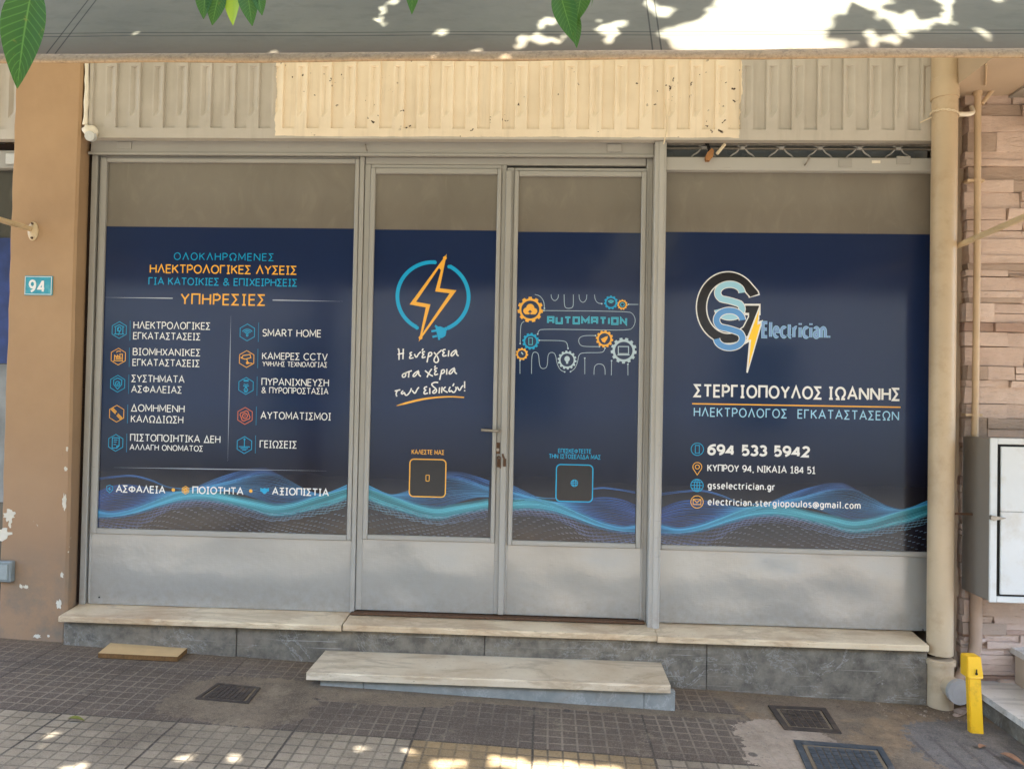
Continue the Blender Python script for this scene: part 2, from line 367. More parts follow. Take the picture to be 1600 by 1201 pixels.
def box(bm, x0, x1, y0, y1, z0, z1, bev=0.0, seg=1, mi=0):
    vs = [bm.verts.new(p) for p in ((x0,y0,z0),(x1,y0,z0),(x1,y1,z0),(x0,y1,z0),(x0,y0,z1),(x1,y0,z1),(x1,y1,z1),(x0,y1,z1))]
    fs = [bm.faces.new([vs[i] for i in q]) for q in ((0,3,2,1),(4,5,6,7),(0,1,5,4),(1,2,6,5),(2,3,7,6),(3,0,4,7))]
    for f in fs: f.material_index = mi
    if bev:
        es = list({e for f in fs for e in f.edges}); bmesh.ops.bevel(bm, geom=es, offset=bev, segments=seg, affect='EDGES', profile=.5)
    return vs
def Box(*a, **k): bm = bmesh.new(); box(bm, *a, **k); return bm
def rim(bm, x0, x1, z0, z1, l, r, b, t, y0, y1, bev=.003):
    box(bm, x0, x0+l, y0, y1, z0, z1, bev); box(bm, x1-r, x1, y0, y1, z0, z1, bev)
    if b: box(bm, x0+l, x1-r, y0+.0015, y1, z0, z0+b, bev)
    if t: box(bm, x0+l, x1-r, y0+.0015, y1, z1-t, z1, bev)
def prism(bm, pts, axis_off):
    """extrude a planar polygon (list of Vectors) by a vector"""
    off = Vector(axis_off); a = [bm.verts.new(p) for p in pts]; b = [bm.verts.new(Vector(p)+off) for p in pts]; n = len(pts)
    bm.faces.new(a); bm.faces.new(b[::-1])
    for i in range(n): bm.faces.new((a[i], b[i], b[(i+1) % n], a[(i+1) % n]))
def tube(bm, pts, r, seg=12, caps=True, radii=None):
    pts = [Vector(p) for p in pts]; n = len(pts); rings = []
    up = None
    for i, p in enumerate(pts):
        d = (pts[min(i+1, n-1)] - pts[max(i-1, 0)]).normalized()
        if up is None: up = Vector((0,0,1)) if abs(d.z) < .9 else Vector((1,0,0))
        a = d.cross(up).normalized(); b = a.cross(d).normalized(); up = b
        rr = radii[i] if radii else r
        rings.append([bm.verts.new(p + (a*math.cos(2*math.pi*k/seg) + b*math.sin(2*math.pi*k/seg))*rr) for k in range(seg)])
    for i in range(n-1):
        for k in range(seg): bm.faces.new((rings[i][k], rings[i][(k+1) % seg], rings[i+1][(k+1) % seg], rings[i+1][k]))
    if caps: bm.faces.new(rings[0][::-1]); bm.faces.new(rings[-1])
def Tube(*a, **k): bm = bmesh.new(); tube(bm, *a, **k); bmesh.ops.recalc_face_normals(bm, faces=bm.faces); return bm
def bend(pts, r, n=6):
    """round the corners of a polyline"""
    pts = [Vector(p) for p in pts]; out = [pts[0]]
    for i in range(1, len(pts)-1):
        a, b, c = pts[i-1], pts[i], pts[i+1]; d1 = (a-b).normalized(); d2 = (c-b).normalized()
        q = min(r, (a-b).length*.49, (c-b).length*.49); p0, p2 = b+d1*q, b+d2*q
        for k in range(n+1):
            t = k/n; out.append((1-t)**2*p0 + 2*t*(1-t)*b + t*t*p2)
    out.append(pts[-1]); return out

# ------------------------------------------------------------------ pavement, street
def gz(x, y): return .150 - .034*max(-4, min(4, x)) + .015*max(y, -4.2)
bm = bmesh.new(); nx, ny = 90, 40
rnd = random.Random(3)
gv = [[bm.verts.new((-12+24*i/nx, -4.4+4.6*j/ny, gz(-12+24*i/nx, -4.4+4.6*j/ny) + rnd.uniform(-.0015,.0015))) for j in range(ny+1)] for i in range(nx+1)]
for i in range(nx):
    for j in range(ny): bm.faces.new((gv[i][j], gv[i+1][j], gv[i+1][j+1], gv[i][j+1]))
o = mesh('pavement', bm, m_ground, smooth=180); o['kind'] = 'structure'
bm = bmesh.new()
for i in range(40): box(bm, -20+i+.003, -19+i-.003, -4.56, -4.395, -.3, gz(-19.5+i, -4.4)+.006, .008)
o = mesh('kerb', bm, m_concrete); o['kind'] = 'structure'
bm = bmesh.new(); bm.faces.new([bm.verts.new(p) for p in ((-200,-200,-.06),(200,-200,-.06),(200,30,-.06),(-200,30,-.06))])
o = mesh('road', bm, m_asphalt); o['kind'] = 'structure'
bm = Box(-60, 60, -13.4, -11.6, -.3, .08, .01); o = mesh('far_pavement', bm, m_concrete); o['kind'] = 'structure'
# the building across the street, which the shop glass mirrors and which throws light back
b = thing('apartment_building', 'pale three storey apartment block with green shutters across the street', 'building', (0, -13.4, 0))
bm = bmesh.new(); box(bm, -26, 26, -21, -13.45, -.3, 8.2); mesh('wall', bm, m_facade, b)
for i in range(9):
    for k in range(2):
        x0 = -22 + i*5.2; z0 = 1.0 + k*3.7
        wn = mesh('window', Box(x0, x0+1.5, -13.46, -13.40, z0, z0+2.0, .01), m_shutter, b)
        mesh('sill', Box(x0-.1, x0+1.6, -13.6, -13.46, z0-.12, z0-.02, .01), m_concrete, wn)

# ------------------------------------------------------------------ the shop's own building
b = thing('shop_building', 'beige rendered building that rises behind the shopfront and awning', 'building', (0, .3, .1))
bm = bmesh.new()
box(bm, -9, 9, .35, 5, -.2, 9.5)                                  # body behind the shopfront
box(bm, -9, 9, -.03, .35, 3.72, 9.5)                              # upper wall carried on the lintel
mesh('wall', bm, m_render, b)
bm = Box(-2.56, 2.02, .02, .34, 2.99, 3.715); mesh('lintel', bm, m_darkwall, b)

# tan pillar at the left
pl = thing('pillar', 'tan rendered pillar with flaking paint carrying the blue number plate', 'pillar', (-2.71, 0, .2))
xl, xr = -2.912, -2.545
bm = bmesh.new(); n = 40
prof = []
for k in range(n+1):
    z = .12 + (3.72-.12)*k/n
    prof.append(z)
rr = random.Random(5)
rows = []
for z in prof:
    j = rr.uniform(-.003, .003); q = .004*math.sin(z*2.1)
    rows.append([bm.verts.new(p) for p in ((xl+j, .3, z), (xl+j, -.095, z), (xl+.006+j, -.10, z), (xr-.012+q, -.10, z), (xr+q+j*.4, -.088, z), (xr-.012, .012, z), (xr-.012, .3, z))])
for a, c in zip(rows, rows[1:]):
    for i in range(6): bm.faces.new((a[i], a[i+1], c[i+1], c[i]))
mesh('column', bm, m_pillar, pl, smooth=25)
bm = bmesh.new(); box(bm, xr-.03, xr+.022, .031, .05, .41, 2.95)
for k in range(26):
    z0 = .42+k*.097; box(bm, xr-.012, xr+.004+rr.uniform(-.004,.007), .012, .03, z0, z0+.0965)
mesh('dark_joint', bm, m_darkwall, pl)
# bare plaster flakes lie on the face with their own ragged outlines
def flake(cx, cz, sx, sz, y, seed, sag=0):
    r_ = random.Random(seed); bm = bmesh.new(); n = 22
    ang = [2*math.pi*i/n for i in range(n)]; rad = [r_.uniform(.55, 1.1) for _ in ang]
    pts = [Vector((cx+sx*rad[i]*math.cos(a)+sag*math.sin(a)*sx, y, cz+sz*rad[i]*math.sin(a))) for i, a in enumerate(ang)]
    bm.faces.new([bm.verts.new(p) for p in pts])
    ex = bmesh.ops.extrude_face_region(bm, geom=list(bm.faces)); bmesh.ops.translate(bm, verts=[v for v in ex['geom'] if isinstance(v, bmesh.types.BMVert)], vec=(0, -.0015, 0))
    bmesh.ops.recalc_face_normals(bm, faces=bm.faces); return bm
m_plaster = basic('bare_plaster', lin(214,206,188), .9, .15, .15, 30, .3, 90)
fl = [(15,805,.040,.040,1),(4,832,.05,.042,2),(101,783,.012,.05,3),(103,732,.012,.012,4),(96,945,.013,.02,5),(98,952,.011,.012,6),(58,995,.024,.012,7),(97,897,.009,.02,8),(104,702,.007,.014,11)]
for (c, sx, sz, sd) in [((-2.8686, 0.9005), .036,.040,1),((-2.8973, 0.8006), .045,.036,2),((-2.5675, 0.9836), .013,.05,3),((-2.5659, 1.1577), .013,.012,4),((-2.5822, 0.4351), .016,.028,5),
                        ((-2.6964, 0.2650), .026,.012,7),((-2.5695, 0.5918), .010,.018,8),((-2.5621, 1.2638), .007,.014,11),((-2.6332, 0.2671), .008,.008,12)]:
    mesh('plaster_flake', flake(c[0], c[1], sx, sz, -.1005, sd), m_plaster, pl)

# number plate
p = thing('house_number_plate', 'small blue enamel plate with white 94 on the tan pillar', 'number plate', (-2.71, -.1, 2.0))
(px0, pz0), (px1, pz1) = (-2.8230, 2.0831), (-2.6668, 2.1885)
bm = Box(px0, px1, -.106, -.1, pz0, pz1, .0025); mesh('plate', bm, m_plate, p)
bm = bmesh.new(); rim(bm, px0+.004, px1-.004, pz0+.004, pz1-.004, .003,.003,.003,.003, -.1075, -.1062, 0); mesh('border', bm, m_white, p)

# ------------------------------------------------------------------ printed lettering
def arc(cx, cy, rx, ry, a0, a1, n=14):
    return [(cx+rx*math.cos(R(a0+(a1-a0)*i/n)), cy+ry*math.sin(R(a0+(a1-a0)*i/n))) for i in range(n+1)]
GL = {}
def gl(chars, wd, *st):
    for ch in chars: GL[ch] = (wd, list(st))
gl('ΑA', .70, [(0,0),(.35,1),(.70,0)], [(.12,.33),(.58,.33)])
gl('ΒB', .56, [(0,0),(0,1),(.27,1)]+arc(.27,.765,.24,.235,90,-90)+[(0,.53)], [(.0,.53),(.29,.53)]+arc(.29,.265,.27,.265,90,-90)+[(0,0)])
gl('Γ', .46, [(0,0),(0,1),(.46,1)])
gl('Δ', .70, [(.03,0),(.35,1),(.67,0),(.03,0)])
gl('ΕE', .46, [(.46,1),(0,1),(0,0),(.46,0)], [(0,.53),(.42,.53)])
gl('Ζ', .55, [(0,1),(.53,1),(0,0),(.55,0)])
gl('ΗH', .60, [(0,0),(0,1)], [(.60,0),(.60,1)], [(0,.53),(.60,.53)])
gl('Ι', .30, [(.15,0),(.15,1)], [(0,1),(.30,1)], [(0,0),(.30,0)])
gl('ΚK', .55, [(0,0),(0,1)], [(.53,1),(.03,.46)], [(.18,.60),(.55,0)])
gl('Λ', .66, [(0,0),(.33,1),(.66,0)])
gl('ΜM', .76, [(0,0),(.03,1),(.38,.22),(.73,1),(.76,0)])
gl('ΝN', .66, [(0,0),(0,1)], [(0,1),(.66,0)], [(.66,0),(.66,1)])
gl('Ξ', .56, [(0,1),(.56,1)], [(.05,.52),(.51,.52)], [(0,0),(.56,0)], [(.28,0),(.28,1)])
gl('ΟO', .72, arc(.36,.5,.36,.5,90,450,26))
gl('Π', .60, [(0,0),(0,1),(.60,1),(.60,0)])
gl('ΡP', .50, [(0,0),(0,1),(.24,1)]+arc(.24,.72,.26,.28,90,-90)+[(0,.44)])
gl('R', .54, [(0,0),(0,1),(.24,1)]+arc(.24,.73,.25,.27,90,-90)+[(0,.46)], [(.24,.46),(.54,0)])
gl('Σ', .52, [(.50,1),(.02,1),(.32,.52),(0,0),(.52,0)])
gl('ΤT', .58, [(0,1),(.58,1)], [(.29,1),(.29,0)])
gl('Υ', .60, [(0,1),(.30,.48),(.60,1)], [(.30,.48),(.30,0)])
gl('Φ', .78, arc(.39,.5,.37,.32,90,450,24), [(.39,0),(.39,1)])
gl('Χ', .58, [(0,1),(.58,0)], [(.58,1),(0,0)])
gl('Ψ', .72, [(0,1)]+arc(.36,.66,.36,.34,180,360)+[(.72,1)], [(.36,0),(.36,1)])
gl('Ω', .74, [(0,0),(.22,0)]+arc(.37,.56,.36,.44,238,-58,22)+[(.52,0),(.74,0)])
gl('S', .48, arc(.25,.745,.23,.255,30,250,12)+arc(.23,.26,.25,.26,80,-150,12))
gl('C', .70, arc(.40,.5,.40,.5,45,315,20))
gl('V', .66, [(0,1),(.33,0),(.66,1)])
gl('&', .70, [(.70,0),(.16,.70)]+arc(.30,.80,.17,.20,200,0,8)+[(.40,.62),(.10,.40)]+arc(.26,.25,.25,.25,150,300,8)+[(.62,.45)])
gl('0', .52, arc(.26,.5,.26,.5,90,450,22)); gl('1', .44, [(.04,.80),(.24,1),(.24,0)], [(.02,0),(.44,0)])
gl('2', .50, arc(.24,.73,.24,.27,160,-30,10)+[(.0,0),(.50,0)]); gl('3', .48, arc(.22,.75,.23,.25,150,-80,10), arc(.21,.27,.27,.27,85,-150,10))
gl('4', .56, [(.42,0),(.42,1)], [(.40,.97),(0,.28),(.56,.28)]); gl('5', .48, [(.44,1),(.06,1),(.05,.55)]+arc(.21,.32,.27,.32,110,-140,10))
gl('6', .52, arc(.26,.31,.26,.31,90,450,18), arc(.50,.45,.50,.55,78,175,8)); gl('9', .52, arc(.26,.69,.26,.31,90,450,18), arc(.02,.55,.50,.55,-78,5,8))
gl('8', .50, arc(.25,.76,.21,.24,90,450,16), arc(.25,.26,.25,.26,90,450,16)); gl(',', .14, [(.10,.06),(.03,-.18)]); gl('.', .12, [(.06,0),(.06,.14)])
gl('a', .44, arc(.22,.48,.20,.22,150,0,8)+[(.42,0)], arc(.22,.20,.21,.20,50,325,12)); gl('c', .42, arc(.27,.35,.27,.35,48,312,14))
gl('e', .48, [(.02,.38),(.47,.38)]+arc(.24,.35,.24,.35,5,310,16)); gl('g', .48, arc(.23,.37,.23,.33,0,360,16), [(.46,.70),(.46,0)]+arc(.24,-.04,.22,.22,0,-150,8))
gl('i', .12, [(.06,0),(.06,.70)], [(.06,.88),(.06,1.0)]); gl('l', .12, [(.06,0),(.06,1.04)])
gl('m', .74, [(0,0),(0,.70)], arc(.18,.46,.18,.24,180,0,8)+[(.36,0)], arc(.55,.46,.19,.24,180,0,8)+[(.74,0)])
gl('n', .44, [(0,0),(0,.70)], arc(.22,.44,.22,.26,180,0,10)+[(.44,0)]); gl('o', .48, arc(.24,.35,.24,.35,90,450,18))
gl('p', .48, [(0,-.28),(0,.70)], arc(.24,.35,.24,.35,180,540,18)); gl('r', .30, [(0,0),(0,.70)], arc(.24,.44,.24,.26,180,75,8))
gl('s', .38, arc(.20,.53,.17,.17,40,250,10)+arc(.18,.18,.19,.18,80,-145,10)); gl('t', .32, [(.12,.90),(.12,.16)]+arc(.28,.16,.16,.16,180,285,6), [(0,.68),(.32,.68)])
gl('u', .44, [(0,.70)]+arc(.22,.24,.22,.24,180,360,10)+[(.44,.70)], [(.44,.24),(.44,0)])
gl('@', .80, arc(.40,.36,.15,.18,0,360,14), [(.55,.54),(.55,.24)]+arc(.66,.24,.11,.10,180,330,5)+arc(.40,.36,.40,.44,-2,300,20))
SQ = {'A': (.7, [[(0,0),(0,1),(.7,1),(.7,0)], [(0,.42),(.7,.42)]]), 'U': (.7, [[(0,1),(0,0),(.7,0),(.7,1)]]), 'T': (.7, [[(0,1),(.7,1)], [(.35,1),(.35,0)]]),
      'O': (.7, [[(0,0),(0,1),(.7,1),(.7,0),(0,0)]]), 'M': (.85, [[(0,0),(0,1),(.425,.35),(.85,1),(.85,0)]]), 'I': (.0, [[(0,0),(0,1)]]), 'N': (.7, [[(0,0),(0,1),(.7,0),(.7,1)]])}

LAYER = [0]
def ribbon(bm, pts, wd, y, cols=None, closed=None, taper=None, lay=None):
    """a flat printed stroke in the x-z plane at depth y, each stroke a hair in front of the last so none are coplanar"""
    P_ = [Vector((p[0], p[1])) for p in pts]; n = len(P_)
    if closed is None: closed = n > 3 and (P_[0]-P_[-1]).length < 1e-6
    if closed: P_ = P_[:-1]; n -= 1
    vl, vr = [], []; yy = y - (bm_count(bm) * 1.2e-5 if lay is None else lay)
    for i in range(n):
        a = P_[(i-1) % n] if (closed or i > 0) else None; c = P_[(i+1) % n] if (closed or i < n-1) else None
        d1 = (P_[i]-a).normalized() if a is not None else None; d2 = (c-P_[i]).normalized() if c is not None else None
        if d1 is None: d1 = d2
        if d2 is None: d2 = d1
        n1 = Vector((-d1.y, d1.x)); n2 = Vector((-d2.y, d2.x)); m = n1+n2
        if m.length < 1e-4: m = n1
        m.normalize(); k = 1/max(.42, m.dot(n1)); h = wd*.5*(taper[i] if taper else 1)
        q = m*h*k
        vl.append(bm.verts.new((P_[i].x+q.x, yy, P_[i].y+q.y))); vr.append(bm.verts.new((P_[i].x-q.x, yy, P_[i].y-q.y)))
    cl = bm.loops.layers.float_color.get('ink') if cols else None
    for i in range(n if closed else n-1):
        j = (i+1) % n
        f = bm.faces.new((vl[i], vr[i], vr[j], vl[j]))
        if cols:
            for lp, ci in zip(f.loops, (i, i, j, j)): lp[cl] = cols[ci]
    CNT[id(bm)] = CNT.get(id(bm), 0) + 1
CNT = {}
def bm_count(bm): return CNT.get(id(bm), 0)
def newbm():
    bm = bmesh.new(); CNT[id(bm)] = 0; return bm
def disc(bm, x, z, rx, rz, y, n=24):
    yy = y - bm_count(bm)*1.2e-5; bm.faces.new([bm.verts.new((x+rx*math.cos(2*math.pi*i/n), yy, z+rz*math.sin(2*math.pi*i/n))) for i in range(n)]); CNT[id(bm)] += 1
def poly(bm, pts, y):
    yy = y - bm_count(bm)*1.2e-5; f = bm.faces.new([bm.verts.new((p[0], yy, p[1])) for p in pts]); CNT[id(bm)] += 1
    f.normal_update(); bmesh.ops.triangulate(bm, faces=[f])
Y0 = .010                    # front of the printed film
def lettering(par, s, x0, x1, zb, h, m, wd=.125, y=Y0-.0012, font=None, track=.20, name='lettering', space=.62, bm=None, extra=0.0):
    F_ = font or GL; w_ = wd*h; tot = 0
    for i, ch in enumerate(s):
        tot += space if ch == ' ' else F_[ch][0]
        if i < len(s)-1 and ch != ' ' and s[i+1] != ' ': tot += track
    sx = (x1-x0-w_)/tot; sz = h-w_; own = bm is None
    if own: bm = newbm()
    x = x0 + w_/2
    for i, ch in enumerate(s):
        if ch == ' ': x += space*sx; continue
        for st in F_[ch][1]:
            pts = [(x+p[0]*sx, zb+w_/2+p[1]*sz) for p in st]
            ribbon(bm, pts, w_+extra, y)
        x += F_[ch][0]*sx
        if i < len(s)-1 and s[i+1] != ' ': x += track*sx
    return mesh(name, bm, m, par) if own else bm
def TL(par, s, a, b, hpx, m, wd=.125, **k):
    """text between two surveyed baseline ends a and b (x, z); hpx is the cap height in 1/293 m"""
    return lettering(par, s, a[0], b[0], (a[1]+b[1])/2, hpx/293.0, m, wd, **k)
class Art:
    """a drawing sheet lying in the film's plane: origin and two measured unit edges (100 units long)"""
    def __init__(s, o, ex, ez, k=1.0):
        s.o = Vector(o); s.u = (Vector(ex)-s.o)/100/k; s.v = (Vector(ez)-s.o)/100/k; s.s = s.u.length
    def __call__(s, u, v): q = s.o+s.u*u+s.v*v; return (q.x, q.y)
    def many(s, pts): return [s(*p) for p in pts]
def smooth(pts, it=2):
    for _ in range(it):
        out = [pts[0]]
        for a, b in zip(pts, pts[1:]): out += [(a[0]*.75+b[0]*.25, a[1]*.75+b[1]*.25), (a[0]*.25+b[0]*.75, a[1]*.25+b[1]*.75)]
        out.append(pts[-1]); pts = out
    return pts
def interp(keys, n):
    """smooth y(x) through key points, n samples"""
    xs = np.array([k[0] for k in keys], float); ys = np.array([k[1] for k in keys], float)
    m = np.gradient(ys, xs); t = np.linspace(xs[0], xs[-1], n); i = np.clip(np.searchsorted(xs, t)-1, 0, len(xs)-2)
    h = xs[i+1]-xs[i]; q = (t-xs[i])/h
    y = ys[i]*(1+2*q)*(1-q)**2 + h*m[i]*q*(1-q)**2 + ys[i+1]*q*q*(3-2*q) + h*m[i+1]*q*q*(q-1)
    return t, y
# number on the plate
(nx0, nz0), (nx1, nz1) = (-2.7933, 2.0972), (-2.7086, 2.1673)
lettering(p, '94', nx0-.004, nx1+.004, nz0, nz1-nz0, m_white, .17, y=-.1076, name='numerals', track=.34)

FAM = [  # printed wave: broad dim bands first, the fine lines over them
 ([(0,222),(100,180),(200,166),(330,180),(450,200),(600,188)], [(0,340),(100,345),(200,332),(330,300),(450,248),(600,192)], 12, ((30,50,100),(30,62,110),(46,96,128)), 9, 0),
 ([(600,186),(750,150),(900,110),(1040,84),(1180,118),(1300,174),(1380,190),(1525,135)], [(620,192),(740,188),(860,190),(1000,228),(1100,262),(1190,262),(1290,226),(1525,156)], 12, ((38,84,124),(34,56,92),(34,74,108)), 9, 0),
 ([(0,310),(100,330),(200,312),(350,256),(480,204),(600,180),(720,184),(850,212),(1000,240),(1100,258),(1200,246),(1350,200),(1525,150)],
  [(0,372),(120,368),(250,342),(400,292),(520,258),(650,245),(800,262),(950,296),(1080,330),(1180,326),(1300,292),(1420,258),(1525,216)], 13, ((34,88,130),(50,112,130),(44,98,118)), 8, 0),
 # printed wave: upper key curve, lower key curve, lines, colours (start, middle, end), width mm, dashed
 ([(0,128),(120,112),(240,105),(350,130),(440,165),(540,176),(640,165)], [(0,140),(120,120),(240,112),(350,138),(440,170),(540,178),(640,165)], 4, ((64,104,176),(74,120,185),(84,160,205)), 1.8, 0),
 ([(0,222),(100,180),(200,166),(330,180),(450,200),(600,188)], [(0,340),(100,345),(200,332),(330,300),(450,248),(600,192)], 18, ((62,98,178),(62,112,184),(96,184,218)), 2.0, 0),
 ([(580,186),(750,108),(880,65),(960,45),(1040,40)], [(580,196),(750,172),(900,108),(1060,78),(1160,96)], 16, ((80,150,208),(70,116,184),(48,64,104)), 1.8, 0),
 ([(620,176),(800,130),(980,84),(1100,78),(1200,122),(1300,174),(1380,190),(1450,165),(1525,130)], [(620,192),(740,188),(860,190),(1000,228),(1100,262),(1190,262),(1290,226),(1400,190),(1525,156)], 24, ((80,160,212),(76,124,170),(80,160,208)), 1.7, 0),
 ([(0,318),(100,338),(200,322),(350,266),(480,212),(600,184),(720,190),(850,220),(1000,250),(1100,268),(1200,254),(1350,208),(1525,156)],
  [(0,362),(120,358),(250,332),(400,282),(520,248),(650,235),(800,252),(950,286),(1080,322),(1180,318),(1300,285),(1420,252),(1525,210)], 19, ((70,158,212),(104,196,216),(94,186,200)), 1.7, 0),
 ([(0,366),(120,362),(250,336),(400,286),(520,252),(650,240),(800,256),(950,290),(1080,314),(1180,304),(1300,270),(1420,240),(1525,200)],
  [(0,420),(150,430),(300,408),(430,330),(560,292),(700,290),(860,320),(1000,350),(1100,362),(1200,350),(1300,330),(1420,300),(1525,262)], 15, ((110,130,186),(140,150,190),(130,176,196)), 1.5, .6),
 ([(0,385),(150,420),(300,400),(430,340),(560,300),(700,300),(860,330),(1000,360),(1100,372),(1250,360),(1380,330),(1525,290)],
  [(0,436),(200,452),(400,440),(560,420),(700,410),(900,420),(1000,432),(1200,430),(1400,420),(1525,410)], 11, ((150,150,170),(176,184,200),(140,166,186)), 1.4, .28)]
def wave(par, x0, x1, z0, z1, H=.349, flip=False, seed=1):
    bm = newbm(); bm.loops.layers.float_color.new('ink'); r_ = random.Random(seed); k = 0
    for up, lo, n, cs, wmm, dash in FAM:
        cs = [Vector(lin(*c)) for c in cs]
        for i in range(n):
            t = i/max(1, n-1); jit = r_.uniform(-1.5, 1.5)
            N = 150 if not dash else 190
            xs, y1 = interp(up, N); xs2, y2 = interp(lo, N); yy = y1*(1-t)+y2*t+jit; xs = xs*(1-t)+xs2*t
            pts, cols, seg = [], [], []
            for q in range(N):
                u = xs[q]/1525; z = z0+(430-yy[q])/390*H
                X_ = x1-(x1-x0)*u if flip else x0+(x1-x0)*u
                ok = z0 <= z <= z1
                if dash: ok = ok and ((q + int(7*i)) % 10) < 10*dash
                if ok:
                    s_ = q/(N-1); c = cs[0].lerp(cs[1], s_*2) if s_ < .5 else cs[1].lerp(cs[2], s_*2-1)
                    glow = .55+.45*math.sin(s_*9+i*.35+n); c = c*(.42+.5*glow); c[3] = 1
                    seg.append(((X_, z), tuple(c)))
                if (not ok or q == N-1) and len(seg) > 1:
                    ribbon(bm, [a for a, _ in seg], wmm/1000, Y0-.0003, cols=[c for _, c in seg], closed=False, lay=k*2.5e-6); k += 1; seg = []
                elif not ok: seg = []
    return mesh('wave_print', bm, m_wave, par)

# ------------------------------------------------------------------ the shopfront
fr = thing('shopfront_frame', 'grey painted steel frame of the shopfront with header rail and posts', 'shopfront frame', (-.9, .02, .41))
ZS = .412                                                            # sill level at the frame's foot
xa = -2.5329; zh0 = 2.8745; zh1 = 2.9404
(hx1, _) = (0.5394, 2.9087)
bm = Box(xa, hx1, -.020, .12, zh0, 2.962, .004); mesh('header_rail', bm, m_frame, fr)
bm = Box(xa-.01, hx1, -.028, -.0205, zh0-.004, zh0+.012, .003); mesh('drip_strip', bm, m_frame, fr)
bm = bmesh.new(); box(bm, xa, -2.4999, -.005, .08, ZS, zh0-.001, .003); mesh('post', bm, m_frame, fr)
bm = bmesh.new(); box(bm, -1.0398, -1.0154, -.004, .08, ZS, zh0-.001, .003); mesh('post', bm, m_frame, fr)
bm = bmesh.new(); box(bm, 0.5397, 0.5995, -.062, .08, ZS-.018, 2.944, .004); box(bm, 0.5621, 0.5887, -.068, -.0625, ZS-.016, 2.942, .002)
mesh('post', bm, m_post, fr, 'taller post that stands forward of the right window')
bm = bmesh.new(); box(bm, 0.5050, 0.5397, .008, .08, ZS, zh0-.001, .003); mesh('jamb', bm, m_frame, fr)
rz0 = 2.8037; rz1 = 2.8747; rx0 = 0.5996
bm = Box(rx0, 1.99, -.022, .06, rz0, rz1, .004); mesh('header_rail', bm, m_post, fr, 'pale rail above the right window')
bm = bmesh.new(); box(bm, rx0, 1.99, .055, .07, rz1-.01, 2.985); mesh('backing_panel', bm, glass_mat('dusty_blue_glass', lin(120,124,122), lin(104,108,106), .2), fr)
bm = bmesh.new(); box(bm, rx0, 1.99, .0, .02, 2.925, 2.932, .002); box(bm, rx0, 1.99, -.01, .03, 2.944, 2.953, .002); mesh('track', bm, m_steel, fr)
for a, c, y in (((-2.3801, 2.9415), (-2.2998, 2.9031), -.026), ((0.2921, 2.9384), (0.3673, 2.8977), -.030), ((1.7962, 2.8824), (1.8685, 2.8392), -.027), ((1.5002, 2.8218), (1.5689, 2.8661), -.0262)):
    mesh('welded_lug', Box(a[0], c[0], y, -.0195, min(a[1], c[1]), max(a[1], c[1]), .002), m_frame, fr)
c = (-1.0017, 2.9159); bm = bmesh.new(); tube(bm, bend([(c[0]-.004,-.02,c[1]+.016),(c[0]-.004,-.034,c[1]+.012),(c[0]+.003,-.034,c[1]-.012),(c[0]+.003,-.02,c[1]-.016)], .008), .0035, 8); mesh('hook', bm, m_steel, fr)
c = (1.3381, 2.8483); bm = bmesh.new(); tube(bm, bend([(c[0]-.012,-.022,c[1]-.014),(c[0]-.012,-.05,c[1]-.01),(c[0]+.004,-.05,c[1]+.02),(c[0]+.01,-.022,c[1]+.02)], .01), .004, 8); mesh('hook', bm, m_steel, fr)
c = (1.6918, 2.8517); bm = Box(c[0]-.022, c[0]+.022, -.0245, -.0222, c[1]-.007, c[1]+.007); mesh('paper_tag', bm, m_sealant, fr)

def glazed(root, gx0, gx1, gz0, gz1, film_z, l, r, b, t, kick, kz, ox0, ox1, oz1, y=0.0):
    """bead round the glass, outer rails, pane, printed film and sheet-metal kick panel; g = visible glass, o = outer edges"""
    bm = bmesh.new(); rim(bm, gx0-l, gx1+r, gz0-b, gz1+t, l, r, b, t, y-.006, .03, .004); mesh('glazing_bead', bm, m_frame, root)
    bm = bmesh.new()
    if ox0 < gx0-l-.002: box(bm, ox0, gx0-l-.001, y+.004, .05, kz, oz1, .003)
    if ox1 > gx1+r+.002: box(bm, gx1+r+.001, ox1, y+.004, .05, kz, oz1, .003)
    if oz1 > gz1+t+.002: box(bm, gx0-l, gx1+r, y+.0055, .05, gz1+t+.001, oz1, .003)
    if bm.verts: mesh('stile', bm, m_frame, root)
    else: bm.free()
    mesh('glass_pane', Box(gx0-.004, gx1+.004, .0125, .0185, gz0-.004, gz1+.004), m_pane, root)
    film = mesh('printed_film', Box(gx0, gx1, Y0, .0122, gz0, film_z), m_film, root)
    # the sheet metal is not flat: it bows and ripples a little between its fixings
    bm = bmesh.new(); xa_, xb_, zb_, zt_ = gx0-l-.0005, gx1+r+.0005, kick, gz0-b-.001; n_ = max(10, int((xb_-xa_)/.035)); m_ = 12; ph = gx0*7.3
    gr_ = [[bm.verts.new((xa_+(xb_-xa_)*i/n_, y+.0075+math.sin(math.pi*i/n_)*math.sin(math.pi*k/m_)*(.0035*math.sin(5.1*i/n_*(xb_-xa_)*2+ph)+.0022*math.sin(11*(i/n_)*(xb_-xa_)+ph*2+2.5*k/m_)+.0016*math.sin(9*k/m_+ph)), zb_+(zt_-zb_)*k/m_)) for k in range(m_+1)] for i in range(n_+1)]
    for i in range(n_):
        for k in range(m_): bm.faces.new((gr_[i][k], gr_[i+1][k], gr_[i+1][k+1], gr_[i][k+1]))
    box(bm, xa_+.001, xb_-.001, y+.014, .04, zb_+.001, zt_-.001)
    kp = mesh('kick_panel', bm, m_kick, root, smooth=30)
    return film

